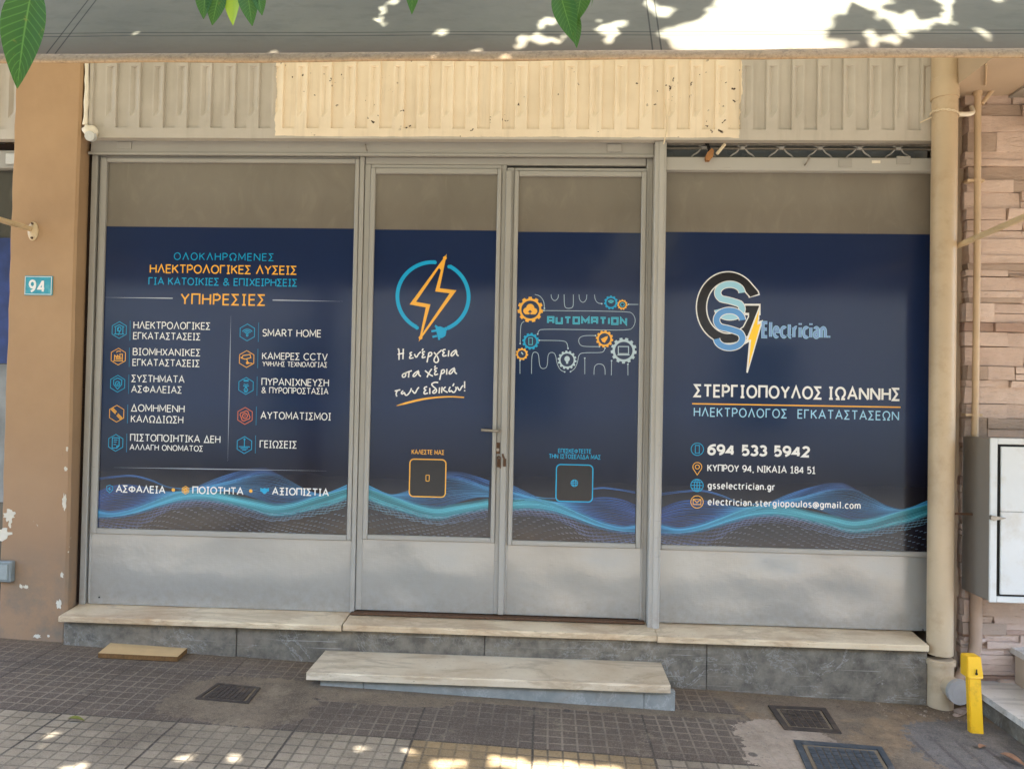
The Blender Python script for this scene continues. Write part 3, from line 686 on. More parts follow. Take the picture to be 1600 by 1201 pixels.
mesh('head', Box(-1.0136, 0.5016, .006, .08, 2.8352, zh0-.001, .003), m_frame, fr)
for c in ((-2.4254, 0.4518), (1.9689, 0.4215)):
    mesh('screw', Tube([(c[0], .004, c[1]), (c[0], .0085, c[1])], .0042, 10), m_black, fr)
# ---- left display window
w1 = thing('display_window', 'wide display window on the left listing electrical services in Greek', 'shop window', (-1.77, .02, .41), 'shopfront glazing')
f1 = glazed(w1, -2.4477, -1.0648, 0.8284, 2.8371, 2.4834, .030, .022, .030, .024, ZS+.004, ZS+.004, -2.4905, -1.0426, zh0-.002)
fx0, fx1 = -2.4624, -1.0738; fz0 = 0.8280
wave(f1, fx0-.01, fx1, fz0, fz0+.36)
TL(f1, 'ΟΛΟΚΛΗΡΩΜΕΝΕΣ', (-2.0624, 2.3017), (-1.5047, 2.3020), 12.2, m_blue, .11, track=.30)
TL(f1, 'ΗΛΕΚΤΡΟΛΟΓΙΚΕΣ ΛΥΣΕΙΣ', (-2.1959, 2.2297), (-1.3754, 2.2265), 14.4, m_orange, .135)
TL(f1, 'ΓΙΑ ΚΑΤΟΙΚΙΕΣ & ΕΠΙΧΕΙΡΗΣΕΙΣ', (-2.2012, 2.1644), (-1.3720, 2.1630), 12.2, m_blue, .125)
TL(f1, 'ΥΠΗΡΕΣΙΕΣ', (-2.0186, 2.0563), (-1.5445, 2.0566), 18.6, m_orange, .13, track=.26)
def fade_line(par, a, b, wd, k0, k1):
    """a printed hairline that thins out towards one or both ends"""
    n = 12; pts = [(a[0]+(b[0]-a[0])*i/n, a[1]+(b[1]-a[1])*i/n) for i in range(n+1)]
    tp = [max(.06, min(1, (i/n)/k0 if k0 else 1, (1-i/n)/k1 if k1 else 1)) for i in range(n+1)]
    bm = newbm(); ribbon(bm, pts, wd, Y0-.0012, taper=tp, closed=False); mesh('printed_line', bm, m_thinwhite, par)
fade_line(f1, (-2.4517, 2.0913), (-2.0626, 2.0915), .0058, .9, 0); fade_line(f1, (-1.5064, 2.0892), (-1.1183, 2.0869), .0058, 0, .9)
fade_line(f1, (-1.7350, 2.0049), (-1.7316, 1.2093), .0048, .35, .45); fade_line(f1, (-2.3662, 1.1596), (-1.1875, 1.1691), .004, .4, .5)
rows1 = [('ΗΛΕΚΤΡΟΛΟΓΙΚΕΣ', (-2.2787, 1.9195), (-1.8469, 1.9227), 12), ('ΕΓΚΑΤΑΣΤΑΣΕΙΣ', (-2.2789, 1.8625), (-1.9006, 1.8637), 11.6), ('ΒΙΟΜΗΧΑΝΙΚΕΣ', (-2.2781, 1.7746), (-1.8982, 1.7765), 11.8), ('ΕΓΚΑΤΑΣΤΑΣΕΙΣ', (-2.2782, 1.7163), (-1.9009, 1.7180), 11.6),
 ('ΣΥΣΤΗΜΑΤΑ', (-2.2810, 1.6277), (-1.9834, 1.6297), 11.8), ('ΑΣΦΑΛΕΙΑΣ', (-2.2811, 1.5697), (-1.9961, 1.5717), 11.6), ('ΔΟΜΗΜΕΝΗ', (-2.2799, 1.4663), (-1.9790, 1.4689), 11.8), ('ΚΑΛΩΔΙΩΣΗ', (-2.2781, 1.4060), (-1.9844, 1.4094), 11.8),
 ('ΠΙΣΤΟΠΟΙΗΤΙΚΑ ΔΕΗ', (-2.2795, 1.3033), (-1.7750, 1.3075), 11.8), ('ΑΛΛΑΓΗ ΟΝΟΜΑΤΟΣ', (-2.2802, 1.2554), (-1.8698, 1.2594), 9.4),
 ('SMART HOME', (-1.5579, 1.8887), (-1.2331, 1.8917), 12), ('ΚΑΜΕΡΕΣ CCTV', (-1.5565, 1.7631), (-1.1949, 1.7665), 11.4), ('ΥΨΗΛΗΣ ΤΕΧΝΟΛΟΓΙΑΣ', (-1.5537, 1.7262), (-1.1958, 1.7283), 8.4), ('ΠΥΡΑΝΙΧΝΕΥΣΗ', (-1.5564, 1.6230), (-1.1845, 1.6251), 11.8),
 ('& ΠΥΡΟΠΡΟΣΤΑΣΙΑ', (-1.5553, 1.5812), (-1.1859, 1.5814), 10), ('ΑΥΤΟΜΑΤΙΣΜΟΙ', (-1.5570, 1.4406), (-1.1678, 1.4421), 12), ('ΓΕΙΩΣΕΙΣ', (-1.5575, 1.2842), (-1.3519, 1.2864), 12)]
for s, a, b, h in rows1: TL(f1, s, a, b, h, m_white, .12)
for s, a, b in (('ΑΣΦΑΛΕΙΑ', (-2.3513, 1.0224), (-2.0737, 1.0249)), ('ΠΟΙΟΤΗΤΑ', (-1.9239, 1.0262), (-1.6400, 1.0282)), ('ΑΞΙΟΠΙΣΤΙΑ', (-1.4828, 1.0304), (-1.1702, 1.0339))):
    TL(f1, s, a, b, 12, m_white, .15)
for c in ((-2.0296, 1.0455), (-1.5999, 1.0504)):
    bm = newbm(); disc(bm, c[0], c[1], .0095, .0095, Y0-.0012); mesh('printed_dot', bm, m_orange, f1)
ICON = {  # strokes in units of the hexagon's radius
 'house': [[(-.6,.35),(0,.62),(.6,.35)], [(-.45,.35),(-.45,-.45)], [(.45,.35),(.45,-.45)], [(-.62,-.48),(.62,-.48)], [(-.08,.25),(-.2,-.1),(.1,-.1),(-.1,-.6)], arc(0,.1,.22,.26,0,360,12)],
 'factory': [[(-.6,-.5),(.6,-.5)], [(-.45,-.42),(-.45,.15),(-.12,-.1),(-.12,.18),(.2,-.1),(.2,.3),(.5,.3),(.5,-.42)], [(-.3,-.3),(.4,-.3)], [(-.3,-.12),(.4,-.12)], arc(.05,.52,.25,.14,20,200,8)],
 'shield': [[(0,.68),(.5,.45),(.48,-.1),(0,-.66),(-.48,-.1),(-.5,.45),(0,.68)], arc(0,0,.28,.28,0,360,12), [(-.1,0),(0,-.1),(.14,.12)]],
 'cable': [[(-.62,.6),(-.1,.1)], [(-.5,.68),(0,.2)], [(-.7,.5),(-.15,-.02)], [(.62,-.6),(.1,-.1)], [(.5,-.68),(0,-.2)], [(.7,-.5),(.15,.02)]],
 'paper': [[(-.42,.6),(.42,.6),(.42,-.35),(.15,-.62),(-.42,-.62),(-.42,.6)], [(-.25,.35),(.2,.35)], [(-.25,.1),(.1,.1)], [(-.25,-.2),(.05,-.2)], [(.15,-.62),(.15,-.35),(.42,-.35)]],
 'wifi': [arc(0,-.25,.72,.62,35,145,10), arc(0,-.25,.5,.42,35,145,10), arc(0,-.25,.3,.24,35,145,8), arc(0,-.32,.1,.14,0,360,8)],
 'camera': [[(-.6,.1),(-.45,.4),(.4,.55),(.5,.15),(-.2,-.02),(-.6,.1)], [(-.6,.1),(-.72,.22)], [(0,.0),(.1,-.25),(.12,-.45)], [(.1,-.45),(.7,-.5)], arc(.1,-.45,.12,.12,0,360,8)],
 'fire': [[(-.3,.68),(.3,.68)], [(-.3,.56),(.3,.56)], arc(0,.55,.4,.4,230,310,6), arc(0,.5,.6,.55,235,305,6), [(0,-.1),(.22,-.45),(.1,-.72),(-.1,-.72),(-.22,-.45),(0,-.1)], [(0,-.4),(0,-.66)]],
 'cog': [[((.62 if (i//2) % 2 else .5)*math.cos(R(i*22.5+11)), (.62 if (i//2) % 2 else .5)*math.sin(R(i*22.5+11))) for i in range(17)], arc(0,0,.3,.3,0,360,12), [(0,.1),(0,-.1)]],
 'earth': [[(0,.66),(0,-.2)], [(-.66,-.2),(.66,-.2)], [(-.45,-.4),(.45,-.4)], [(-.25,-.58),(.25,-.58)], arc(0,.68,.07,.07,0,360,8)],
 'bolt': [[(.1,.5),(-.25,-.05),(.2,-.0),(-.1,-.5)]]}
def hexicon(par, c, r, m, kind, bar, mi=None):
    bm = newbm(); hp = [(c[0]+r*math.sin(R(60*i)), c[1]+r*math.cos(R(60*i))) for i in range(6)]; hp.append(hp[0])
    ribbon(bm, hp, .0034, Y0-.0012)
    for st in ICON[kind]: ribbon(bm, [(c[0]+p[0]*r, c[1]+p[1]*r) for p in st], .0042, Y0-.0014)
    mesh('icon', bm, m, par)
    if bar:
        bm = newbm(); ribbon(bm, [bar[0], bar[1]], .0034, Y0-.0012); mesh('printed_line', bm, m_dimblue, par)
for c, m, kd, bar in [((-2.3578, 1.9130), m_blue, 'house', ((-2.2977, 1.9650), (-2.2960, 1.8559))), ((-2.3589, 1.7669), m_orange, 'factory', ((-2.2977, 1.8172), (-2.2961, 1.7117))), ((-2.3582, 1.6182), m_blue, 'shield', ((-2.2963, 1.6695), (-2.2954, 1.5642))),
        ((-2.3587, 1.4541), m_orange, 'cable', ((-2.2979, 1.5045), (-2.2967, 1.4028))), ((-2.3594, 1.2946), m_blue, 'paper', ((-2.2983, 1.3467), (-2.2975, 1.2452))),
        ((-1.6419, 1.9108), m_blue, 'wifi', ((-1.5801, 1.9652), (-1.5795, 1.8604))), ((-1.6416, 1.7658), m_orange, 'camera', ((-1.5803, 1.8220), (-1.5794, 1.7174))), ((-1.6413, 1.6193), m_blue, 'fire', ((-1.5807, 1.6720), (-1.5797, 1.5675))),
        ((-1.6424, 1.4566), m_red, 'cog', ((-1.5807, 1.5083), (-1.5802, 1.4074))), ((-1.6418, 1.2983), m_blue, 'earth', ((-1.5812, 1.3518), (-1.5804, 1.2545)))]:
    hexicon(f1, c, .046, m, kd, bar)
c = (-2.3861, 1.0418); bm = newbm(); ribbon(bm, [(c[0]+a*.021, c[1]+b_*.021) for a, b_ in ((0,1),(.8,.7),(.75,-.3),(0,-1),(-.75,-.3),(-.8,.7),(0,1))], .003, Y0-.0012)
for st in ICON['bolt']: ribbon(bm, [(c[0]+q[0]*.022, c[1]+q[1]*.022) for q in st], .0035, Y0-.0014)
mesh('icon', bm, m_blue, f1)
hexicon(f1, (-1.9618, 1.0462), .021, m_orange, 'cog', None)
c = (-1.5240, 1.0530); bm = newbm(); poly(bm, [(c[0]+a*.024, c[1]+b_*.02) for a, b_ in ((-1,.8),(-.4,.6),(0,.75),(.4,.6),(1,.8),(1,-.1),(.6,-.2),(.2,-.8),(-.2,-.8),(-.6,-.3),(-1,-.1))], Y0-.0012); mesh('icon', bm, m_blue, f1)

# ---- doors
d1 = thing('door_leaf', 'glazed grey door leaf with lever handle and lightning bolt film', 'door', (-.64, .02, .425), 'shopfront glazing')
f2 = glazed(d1, -0.9530, -0.2909, 0.8345, 2.7825, 2.4801, .026, .022, .026, .030, .430, .430, -1.0128, -0.2429, 2.8335)
d2 = thing('door_leaf', 'glazed grey door leaf next to the post with AUTOMATION gear film', 'door', (.15, .02, .425), 'shopfront glazing')
f3 = glazed(d2, -0.1758, 0.4799, 0.8258, 2.7732, 2.4752, .024, .026, .026, .028, .430, .430, -0.2395, 0.5207, 2.8203)
mesh('astragal', Box(-0.2441, -0.2133, -.013, .003, .432, 2.80, .003), m_frame, d2)
dx0, dx1 = -0.9687, -0.3021; ex0, ex1 = -0.1885, 0.4767
wv = 0.8341
wave(f2, dx0-.70, dx1, wv, wv+.36, flip=True, seed=3) if False else None
def half_wave(par, x0, x1, z0, lo, hi, seed):
    """the same wave print mirrored and cropped to a narrower leaf: lo..hi is the part of the drawing used"""
    bm = newbm(); bm.loops.layers.float_color.new('ink'); r_ = random.Random(seed); k = 0
    for up, lw, n, cs, wmm, dash in FAM:
        cs = [Vector(lin(*c)) for c in cs]
        for i in range(n):
            t = i/max(1, n-1); jit = r_.uniform(-1.5, 1.5); N = 150 if not dash else 190
            xs, y1 = interp(up, N); xs2, y2 = interp(lw, N); yy = y1*(1-t)+y2*t+jit; xs = xs*(1-t)+xs2*t; seg = []
            for q in range(N):
                u = (xs[q]/1525-lo)/(hi-lo); z = z0+(430-yy[q])/390*.349
                ok = 0 <= u <= 1 and z0 <= z <= z0+.37 and not (dash and ((q+7*i) % 10) >= 10*dash)
                if ok:
                    s_ = q/(N-1); c = cs[0].lerp(cs[1], s_*2) if s_ < .5 else cs[1].lerp(cs[2], s_*2-1)
                    glow = .55+.45*math.sin(s_*9+i*.35+n); c = c*(.42+.5*glow); c[3] = 1
                    seg.append(((x1-(x1-x0)*u, z), tuple(c)))
                if not ok or q == N-1:
                    if len(seg) > 1: ribbon(bm, [a for a, _ in seg], wmm/1000, Y0-.0003, cols=[c for _, c in seg], closed=False, lay=k*2.5e-6); k += 1
                    seg = []
    return mesh('wave_print', bm, m_wave, par)
half_wave(f2, dx0, dx1, wv, .52, 1.0, 3)
half_wave(f3, ex0, ex1, 0.8255, 0.02, .50, 4)
# lightning emblem, plug ring
A = Art((-1.0423, 2.4396), (-0.6926, 2.4430), (-1.0342, 2.0915), 4.0)
bm = newbm(); ribbon(bm, A.many(arc(465,375,221,216,86,243,40)[:]) if False else A.many([(465+221*math.cos(R(a)), 372-214*math.sin(R(a))) for a in range(86, 244, 4)]), .0205, Y0-.0012)
ribbon(bm, A.many([(465+221*math.cos(R(a)), 372-214*math.sin(R(a))) for a in range(62, -69, -4)]), .0205, Y0-.0012)
for c in ((478,160),(566,186),(366,566),(545,572)):
    q = A(*c); disc(bm, q[0], q[1], .010, .010, Y0-.0014)
mesh('plug_ring', bm, m_blue, f2)
bm = newbm(); poly(bm, A.many([(480,560),(510,556),(535,566),(548,590),(542,615),(522,628),(495,628),(488,595)]), Y0-.0013)
for st in ([(486,582),(455,587)], [(490,615),(462,622)], [(492,562),(478,552)], [(503,625),(503,640)]): ribbon(bm, A.many(st), .011, Y0-.0015)
mesh('plug_print', bm, m_blue, f2)
bm = newbm(); bp = [(540,132),(493,330),(590,342),(388,627),(435,430),(340,413),(540,132)]; ribbon(bm, A.many(bp), .0205, Y0-.0016)
for c in bp[:-1]: q = A(*c); disc(bm, q[0], q[1], .0102, .0102, Y0-.0018)
poly(bm, A.many([(540,132),(520,215),(500,190)]), Y0-.0020)
mesh('lightning_bolt', bm, m_orange, f2)
A = Art((-0.8542, 1.8686), (-0.5068, 1.8742), (-0.8464, 1.5230), 11.44)
HAND = [[(135,110),(158,130),(155,310)], [(232,110),(225,300)], [(130,212),(245,188)], [(390,175),(355,180),(352,215),(385,222),(345,250),(345,290),(415,270)], [(430,205),(462,280),(505,200),(545,165)],
 [(620,165),(580,165),(572,200),(605,208),(570,240),(570,280),(630,255)], [(566,150),(588,108)], [(690,180),(655,355)], [(680,200),(710,172),(745,185),(738,228),(680,255)],
 [(780,175),(825,225),(866,300),(850,348),(815,362),(776,330),(790,270),(850,190),(920,132)], [(988,122),(940,130),(935,165),(972,180),(933,205),(940,247),(1005,230)], [(1045,140),(1035,250)],
 [(1180,132),(1120,158),(1080,212),(1090,245),(1130,225),(1185,135),(1180,215),(1220,240)],
 [(300,545),(240,550),(208,590),(225,625),(270,608),(278,570),(250,548),(385,502)], [(335,525),(325,625)], [(510,502),(440,538),(400,592),(415,612),(450,595),(512,508),(505,575),(545,605)],
 [(620,500),(700,570),(760,600)], [(740,470),(690,540),(655,622)], [(842,455),(795,465),(790,500),(828,505),(788,540),(795,582),(852,560)], [(788,450),(808,412)],
 [(920,490),(880,665)], [(905,510),(945,478),(972,500),(962,538),(905,560)], [(1010,470),(1005,572)], [(1150,452),(1090,478),(1045,537),(1055,563),(1095,550),(1152,457),(1145,525),(1188,560)],
 [(78,867),(178,843)], [(125,860),(98,915),(117,965)], [(228,858),(190,902),(215,924),(252,883),(265,938),(300,944),(355,880),(378,815)], [(390,853),(440,922),(480,830),(512,798)],
 [(658,788),(610,798),(603,835),(642,845),(598,880),(605,922),(672,900)], [(705,810),(705,917)], [(855,713),(790,706),(730,740),(765,785),(825,830),(825,882),(770,910),(750,880),(800,838)], [(880,800),(870,907)],
 [(925,790),(915,897)], [(988,788),(930,840),(1022,888)], [(1070,788),(1042,840),(1055,884),(1090,848),(1110,888),(1150,884),(1180,820),(1165,788)], [(1113,777),(1137,728)], [(1195,788),(1235,867),(1270,790),(1302,763)], [(1325,690),(1325,815)], [(1325,845),(1325,868)]]
bm = newbm()
for st in HAND: ribbon(bm, A.many(smooth(st) if len(st) > 2 else st), .0072, Y0-.0012, closed=False)
mesh('handwriting', bm, m_white, f2)
up = [(100,1130),(250,1070),(450,1010),(700,965),(1000,945),(1180,948),(1318,965)]; dn = [(1315,985),(1180,980),(1000,990),(700,1015),(450,1070),(250,1122)]
bm = newbm(); ribbon(bm, A.many(smooth([(110,1128),(300,1075),(560,1010),(850,972),(1100,962),(1315,975)])), .011, Y0-.0012, closed=False, taper=[min(1, .15+i/6) if i < 10 else max(.6, 1.3-.04*i) for i in range(40)]); mesh('underline', bm, m_orange, f2)
TL(f2, 'ΚΑΛΕΣΤΕ ΜΑΣ', (-0.7253, 1.2689), (-0.5484, 1.2712), 7.4, m_orange, .13)
TL(f3, 'ΕΠΙΣΚΕΦΤΕΙΤΕ', (0.0611, 1.2937), (0.2379, 1.2953), 6.8, m_blue, .13); TL(f3, 'ΤΗΝ ΙΣΤΟΣΕΛΙΔΑ ΜΑΣ', (0.0125, 1.2636), (0.2880, 1.2659), 7.0, m_blue, .13)
def rrect(x0, x1, z0, z1, r, n=5):
    out = []
    for cx, cz, a in ((x1-r, z1-r, 0), (x0+r, z1-r, 90), (x0+r, z0+r, 180), (x1-r, z0+r, 270)):
        out += [(cx+r*math.cos(R(a+90*i/n)), cz+r*math.sin(R(a+90*i/n))) for i in range(n+1)]
    return out
for par, a, b, m, kd in ((f2, (-0.7335, 1.0436), (-0.5385, 1.2440), m_orange, 'phone'), (f3, (0.0539, 1.0381), (0.2475, 1.2333), m_blue, 'globe')):
    q = rrect(a[0], b[0], a[1], b[1], .022)
    bm = newbm(); poly(bm, q, Y0-.0012); mesh('dark_badge', bm, m_dark, par)
    bm = newbm(); ribbon(bm, q+[q[0]], .0058, Y0-.0014); cx, cz = (a[0]+b[0])/2, (a[1]+b[1])/2
    if kd == 'phone': k = rrect(cx-.009, cx+.009, cz-.016, cz+.016, .003); ribbon(bm, k+[k[0]], .0034, Y0-.0016)
    else:
        for st in (arc(0,0,1,1,0,360,18), arc(0,0,.45,1,0,360,14), [(-1,0),(1,0)], [(-.85,.5),(.85,.5)], [(-.85,-.5),(.85,-.5)]): ribbon(bm, [(cx+s[0]*.018, cz+s[1]*.018) for s in st], .003, Y0-.0016)
    mesh('badge_border', bm, m, par)
# automation drawing
A = Art((-0.2380, 2.2402), (0.1051, 2.2444), (-0.2312, 1.8959), 6.674)
def gear(cu, cv, ro, n, m, ring=.70, inner=.60, fill=None):
    q = []
    for i in range(n):
        a = 360*i/n
        for da, k in ((-.30,.86),(-.22,1.0),(.22,1.0),(.30,.86)): t = R(a+da*360/n+8); q.append(A(cu+ro*k*math.cos(t), cv+ro*k*math.sin(t)))
    bm = newbm(); poly(bm, q, Y0-.0014); g_ = mesh('gear_print', bm, m, f3)
    bm = newbm(); c = A(cu, cv); disc(bm, c[0], c[1], ro*ring*A.s, ro*ring*A.s, Y0-.0017, 28); mesh('gear_hub', bm, m_navy, f3)
CIRC = [[(305,200),(360,215),(400,270),(405,345)], [(475,200),(478,240),(513,272),(548,240),(552,200)], [(610,200),(612,310),(625,340),(658,346),(695,338),(706,310),(706,200)], [(765,200),(768,255),(805,290),(842,255),(846,200)],
 [(925,200),(930,250),(955,288),(1000,296)], [(1275,302),(1378,303)], [(400,368),(1270,374),(1325,400),(1350,468),(1325,540),(1280,570),(900,566),(380,560),(345,575),(335,612)], [(195,480),(165,500),(155,560),(152,712)],
 [(350,677),(600,678),(640,700),(650,760)], [(935,626),(820,625),(770,645),(757,682),(775,725),(820,740),(975,740)], [(1033,755),(1020,790),(985,803),(800,802),(760,825),(750,900),(720,970),(675,1000)],
 [(270,1025),(272,840),(290,800),(318,798),(345,820),(352,930),(370,965),(395,972),(425,960),(437,920),(440,840),(455,806),(490,800),(520,820),(535,920),(570,985),(615,1003)],
 [(150,890),(150,1025)], [(823,860),(823,1025)], [(918,1030),(920,950),(945,922),(975,917),(1010,925),(1032,960),(1033,1030)], [(1100,885),(1097,1035)], [(1268,920),(1268,1035)]]
bm = newbm()
for st in CIRC: ribbon(bm, A.many(smooth(st, 2) if len(st) > 2 else st), .0028, Y0-.0012, closed=False)
for c in ((405,345),(400,368),(1000,296),(1275,302),(335,612),(152,712),(350,677),(650,760),(935,626),(975,740),(1033,755),(675,1000),(615,1003),(150,890),(823,860),(1100,885),(1268,920)):
    q = A(*c); disc(bm, q[0], q[1], .0042, .0042, Y0-.0013, 12)
mesh('circuit_lines', bm, m_silver, f3)
gear(258,358,134,11,m_orange,.70); gear(1095,283,72,11,m_blue,.66); gear(1213,305,54,11,m_orange,.62); gear(1028,660,90,12,m_orange,.66); gear(1225,780,134,13,m_silver,.68); gear(262,688,88,12,m_blue,.66); gear(170,820,66,11,m_orange,.62); gear(640,880,98,14,m_silver,.70)
bm = newbm()
for c, rx, ry in (((222,372),38,36),((258,340),42,42),((295,374),36,34)): q = A(*c); disc(bm, q[0], q[1], rx*A.s, ry*A.s, Y0-.0020)
poly(bm, A.many([(205,372),(315,372),(315,408),(205,408)]), Y0-.0022); poly(bm, A.many([(1005,690),(990,660),(1040,635),(1062,630),(1058,655),(1030,700)]), Y0-.0020)
mesh('icon', bm, m_orange, f3)
bm = newbm(); ribbon(bm, A.many([(255,430),(255,375)]), .005, Y0-.0026); poly(bm, A.many([(232,386),(255,360),(278,386)]), Y0-.0026); mesh('icon', bm, m_navy, f3)
bm = newbm(); ribbon(bm, A.many([(1170,738),(1275,738),(1275,812),(1170,812),(1170,738)]), .0045, Y0-.0020); ribbon(bm, A.many([(1160,824),(1285,824)]), .005, Y0-.0020)
q = A(640,868); disc(bm, q[0], q[1], 28*A.s, 30*A.s, Y0-.0020); poly(bm, A.many([(626,885),(654,885),(650,918),(630,918)]), Y0-.0021)
ribbon(bm, A.many([(165,800),(182,825)]), .006, Y0-.0020); mesh('icon', bm, m_silver, f3)
bm = newbm(); ribbon(bm, A.many([(242,652),(280,652),(280,722),(242,722),(242,652)]), .003, Y0-.0020)
for rr_ in (16, 28, 40): ribbon(bm, A.many([(1095+rr_*math.cos(R(a)), 300-rr_*math.sin(R(a))) for a in range(40, 141, 10)]), .004, Y0-.0020)
ribbon(bm, A.many(arc(1213,305,20,20,0,360,12)), .003, Y0-.0020); mesh('icon', bm, m_teal, f3)
a, b = A(432,506), A(1262,436)
lettering(f3, 'AUTOMATION', a[0], b[0], a[1], b[1]-a[1], m_teal, .24, font=SQ, track=.42, y=Y0-.0012)
lettering(f3, 'AUTOMATION', a[0]+.0032, b[0]-.0032, a[1]+.0032, b[1]-a[1]-.0064, m_dimblue, .09, font=SQ, track=.42, y=Y0-.0019, name='lettering_core')
# hardware on the meeting stiles
c = (-0.2568, 1.4062); e = (-0.3471, 1.4102)
bm = bmesh.new(); tube(bm, [(c[0],.004,c[1]),(c[0],-.012,c[1])], .015, 16); tube(bm, bend([(c[0],-.01,c[1]),(c[0],-.055,c[1]),(e[0],-.055,e[1])], .012), .0075, 10, radii=None)
bmesh.ops.recalc_face_normals(bm, faces=bm.faces); mesh('door_handle', bm, m_steel, d1, smooth=40)
c = (-0.2600, 1.3129); bm = bmesh.new(); box(bm, c[0]-.010, c[0]+.010, -.003, .004, c[1]-.030, c[1]+.030, .002); lk = mesh('lock_plate', bm, m_rust, d1)
bm = bmesh.new(); tube(bm, [(c[0],-.002,c[1]-.008),(c[0],-.009,c[1]-.008)], .008, 14); mesh('lock_cylinder', bm, m_steel, lk, smooth=40)
c = (-0.2551, 1.2380); bm = bmesh.new(); box(bm, c[0]-.008, c[0]+.008, -.012, .003, c[1]-.025, c[1]+.018, .002); tube(bm, bend([(c[0]-.006,-.008,c[1]+.02),(c[0]-.004,-.02,c[1]+.034),(c[0]+.010,-.02,c[1]+.03),(c[0]+.010,-.016,c[1]-.03)], .008), .0035, 8); mesh('hasp', bm, m_rust, d1, 'rusty hasp with chipped paint')
c = (-0.2238, 1.2396); bm = bmesh.new(); box(bm, c[0]-.006, c[0]+.010, -.022, -.0135, c[1]-.022, c[1]+.02, .002); tube(bm, [(c[0]-.01,-.016,c[1]+.045),(c[0]-.006,-.018,c[1]+.03),(c[0],-.018,c[1]+.02)], .005, 8); mesh('hasp', bm, m_rust, d2, 'rusty hasp with chipped paint')

# ---- right display window
w2 = thing('display_window', 'wide display window right of the post with monogram and contact details', 'shop window', (1.29, .02, .41), 'shopfront glazing')
rx1 = 2.012
f4 = glazed(w2, 0.6105, rx1-.02, 0.8244, rz0-.002, 2.4816, .012, .018, .026, .012, ZS+.004, ZS+.004, 0.6105-.012, rx1, rz0-.001)
gx = 0.6092; fz4 = 0.8241
wave(f4, gx, rx1-.02, fz4, fz4+.36, seed=8)
A = Art((0.7491, 2.3033), (1.0848, 2.3072), (0.7543, 1.9626), 6.867)
def S_(x0, x1, y0, y1):
    cx = (x0+x1)/2; h = y1-y0; rx = (x1-x0)/2
    return [(cx+rx*math.cos(R(a)), y0+h*.26-h*.26*math.sin(R(a))) for a in range(0, 230, 12)] + [(cx, y0+h*.5)] + [(cx+rx*math.cos(R(a)), y1-h*.25-h*.25*math.sin(R(a))) for a in range(40, -181, -12)]
Gp = [(395+285*math.cos(R(a)), 450-330*math.sin(R(a))) for a in range(22, 303, 6)]
Gp = [(676,330),(668,300)] + Gp[3:] + [(600,690),(668,560),(668,425)]
bm = newbm(); ribbon(bm, A.many(Gp), .0600, Y0-.0010, closed=False)
poly(bm, A.many([(572,408),(742,408),(742,530),(572,530)]), Y0-.0011)
mesh('monogram_outline', bm, m_white, f4)
bm = newbm(); g2 = [(675,320)] + Gp[1:-1] + [(668,428)]
ribbon(bm, A.many(g2), .0475, Y0-.0013, closed=False); poly(bm, A.many([(580,428),(725,428),(725,505),(580,505)]), Y0-.00145); mesh('monogram_letter', bm, m_dark, f4, 'dark brown letter G')
s1 = S_(283,545,200,550); s2 = S_(270,548,480,876)
for st, m, k, lb in ((s1, m_s1, 0, 'pale blue letter S'), (s2, m_s2, 1, 'mid blue letter S')):
    bm = newbm(); ribbon(bm, A.many(smooth(st, 1)), .0385, Y0-.0017-k*.0006, closed=False); mesh('monogram_outline', bm, m_white, f4)
    bm = newbm(); ribbon(bm, A.many(smooth(st, 1)), .0305, Y0-.0020-k*.0006, closed=False); mesh('monogram_letter', bm, m, f4, lb)
bo = [(730,420),(712,600),(760,590),(600,1135),(628,800),(580,832)]
bm = newbm(); poly(bm, A.many([(738,405),(722,595),(768,582),(604,1145),(588,1140),(618,815),(566,845)]), Y0-.0030); mesh('monogram_outline', bm, m_white, f4)
bm = newbm(); poly(bm, A.many([(726,470),(706,632),(742,620),(610,1090),(640,790),(606,795)]), Y0-.0032); mesh('lightning_bolt', bm, m_yellow, f4)
a, b = (1.1233, 1.9256), (1.4787, 1.9312); hh = 25/293
G2 = dict(GL); 
lettering(f4, 'Electrician.', a[0], b[0], a[1], hh, m_pale, .13, y=Y0-.0034, track=.30, name='lettering_outline', extra=.0050)
lettering(f4, 'Electrician.', a[0], b[0], a[1], hh, m_mid, .13, y=Y0-.0038, track=.30)
TL(f4, 'ΣΤΕΡΓΙΟΠΟΥΛΟΣ ΙΩΑΝΝΗΣ', (0.7725, 1.6022), (1.8438, 1.6076), 20.5, m_white, .155, track=.25)
bm = newbm(); ribbon(bm, [(0.7653, 1.5705), (1.8448, 1.5735)], .0068, Y0-.0012); mesh('printed_line', bm, m_orange, f4)
a, b = (0.7740, 1.5005), (1.8373, 1.5057)
lettering(f4, 'ΗΛΕΚΤΡΟΛΟΓΟΣ  ΕΓΚΑΤΑΣΤΑΣΕΩΝ', a[0], b[0], (a[1]+b[1])/2, 14.4/293, m_pale, .12, track=.27)
TL(f4, '694 533 5942', (0.8481, 1.2981), (1.3828, 1.3020), 17.6, m_white, .21, track=.26, space=.75)
TL(f4, 'ΚΥΠΡΟΥ 94, ΝΙΚΑΙΑ 184 51', (0.8494, 1.2134), (1.4126, 1.2161), 11.2, m_white, .145)
TL(f4, 'gsselectrician.gr', (0.8527, 1.1210), (1.2038, 1.1250), 11.2, m_white, .15, track=.28)
TL(f4, 'electrician.stergiopoulos@gmail.com', (0.8540, 1.0374), (1.6455, 1.0372), 11.0, m_white, .145, track=.28)
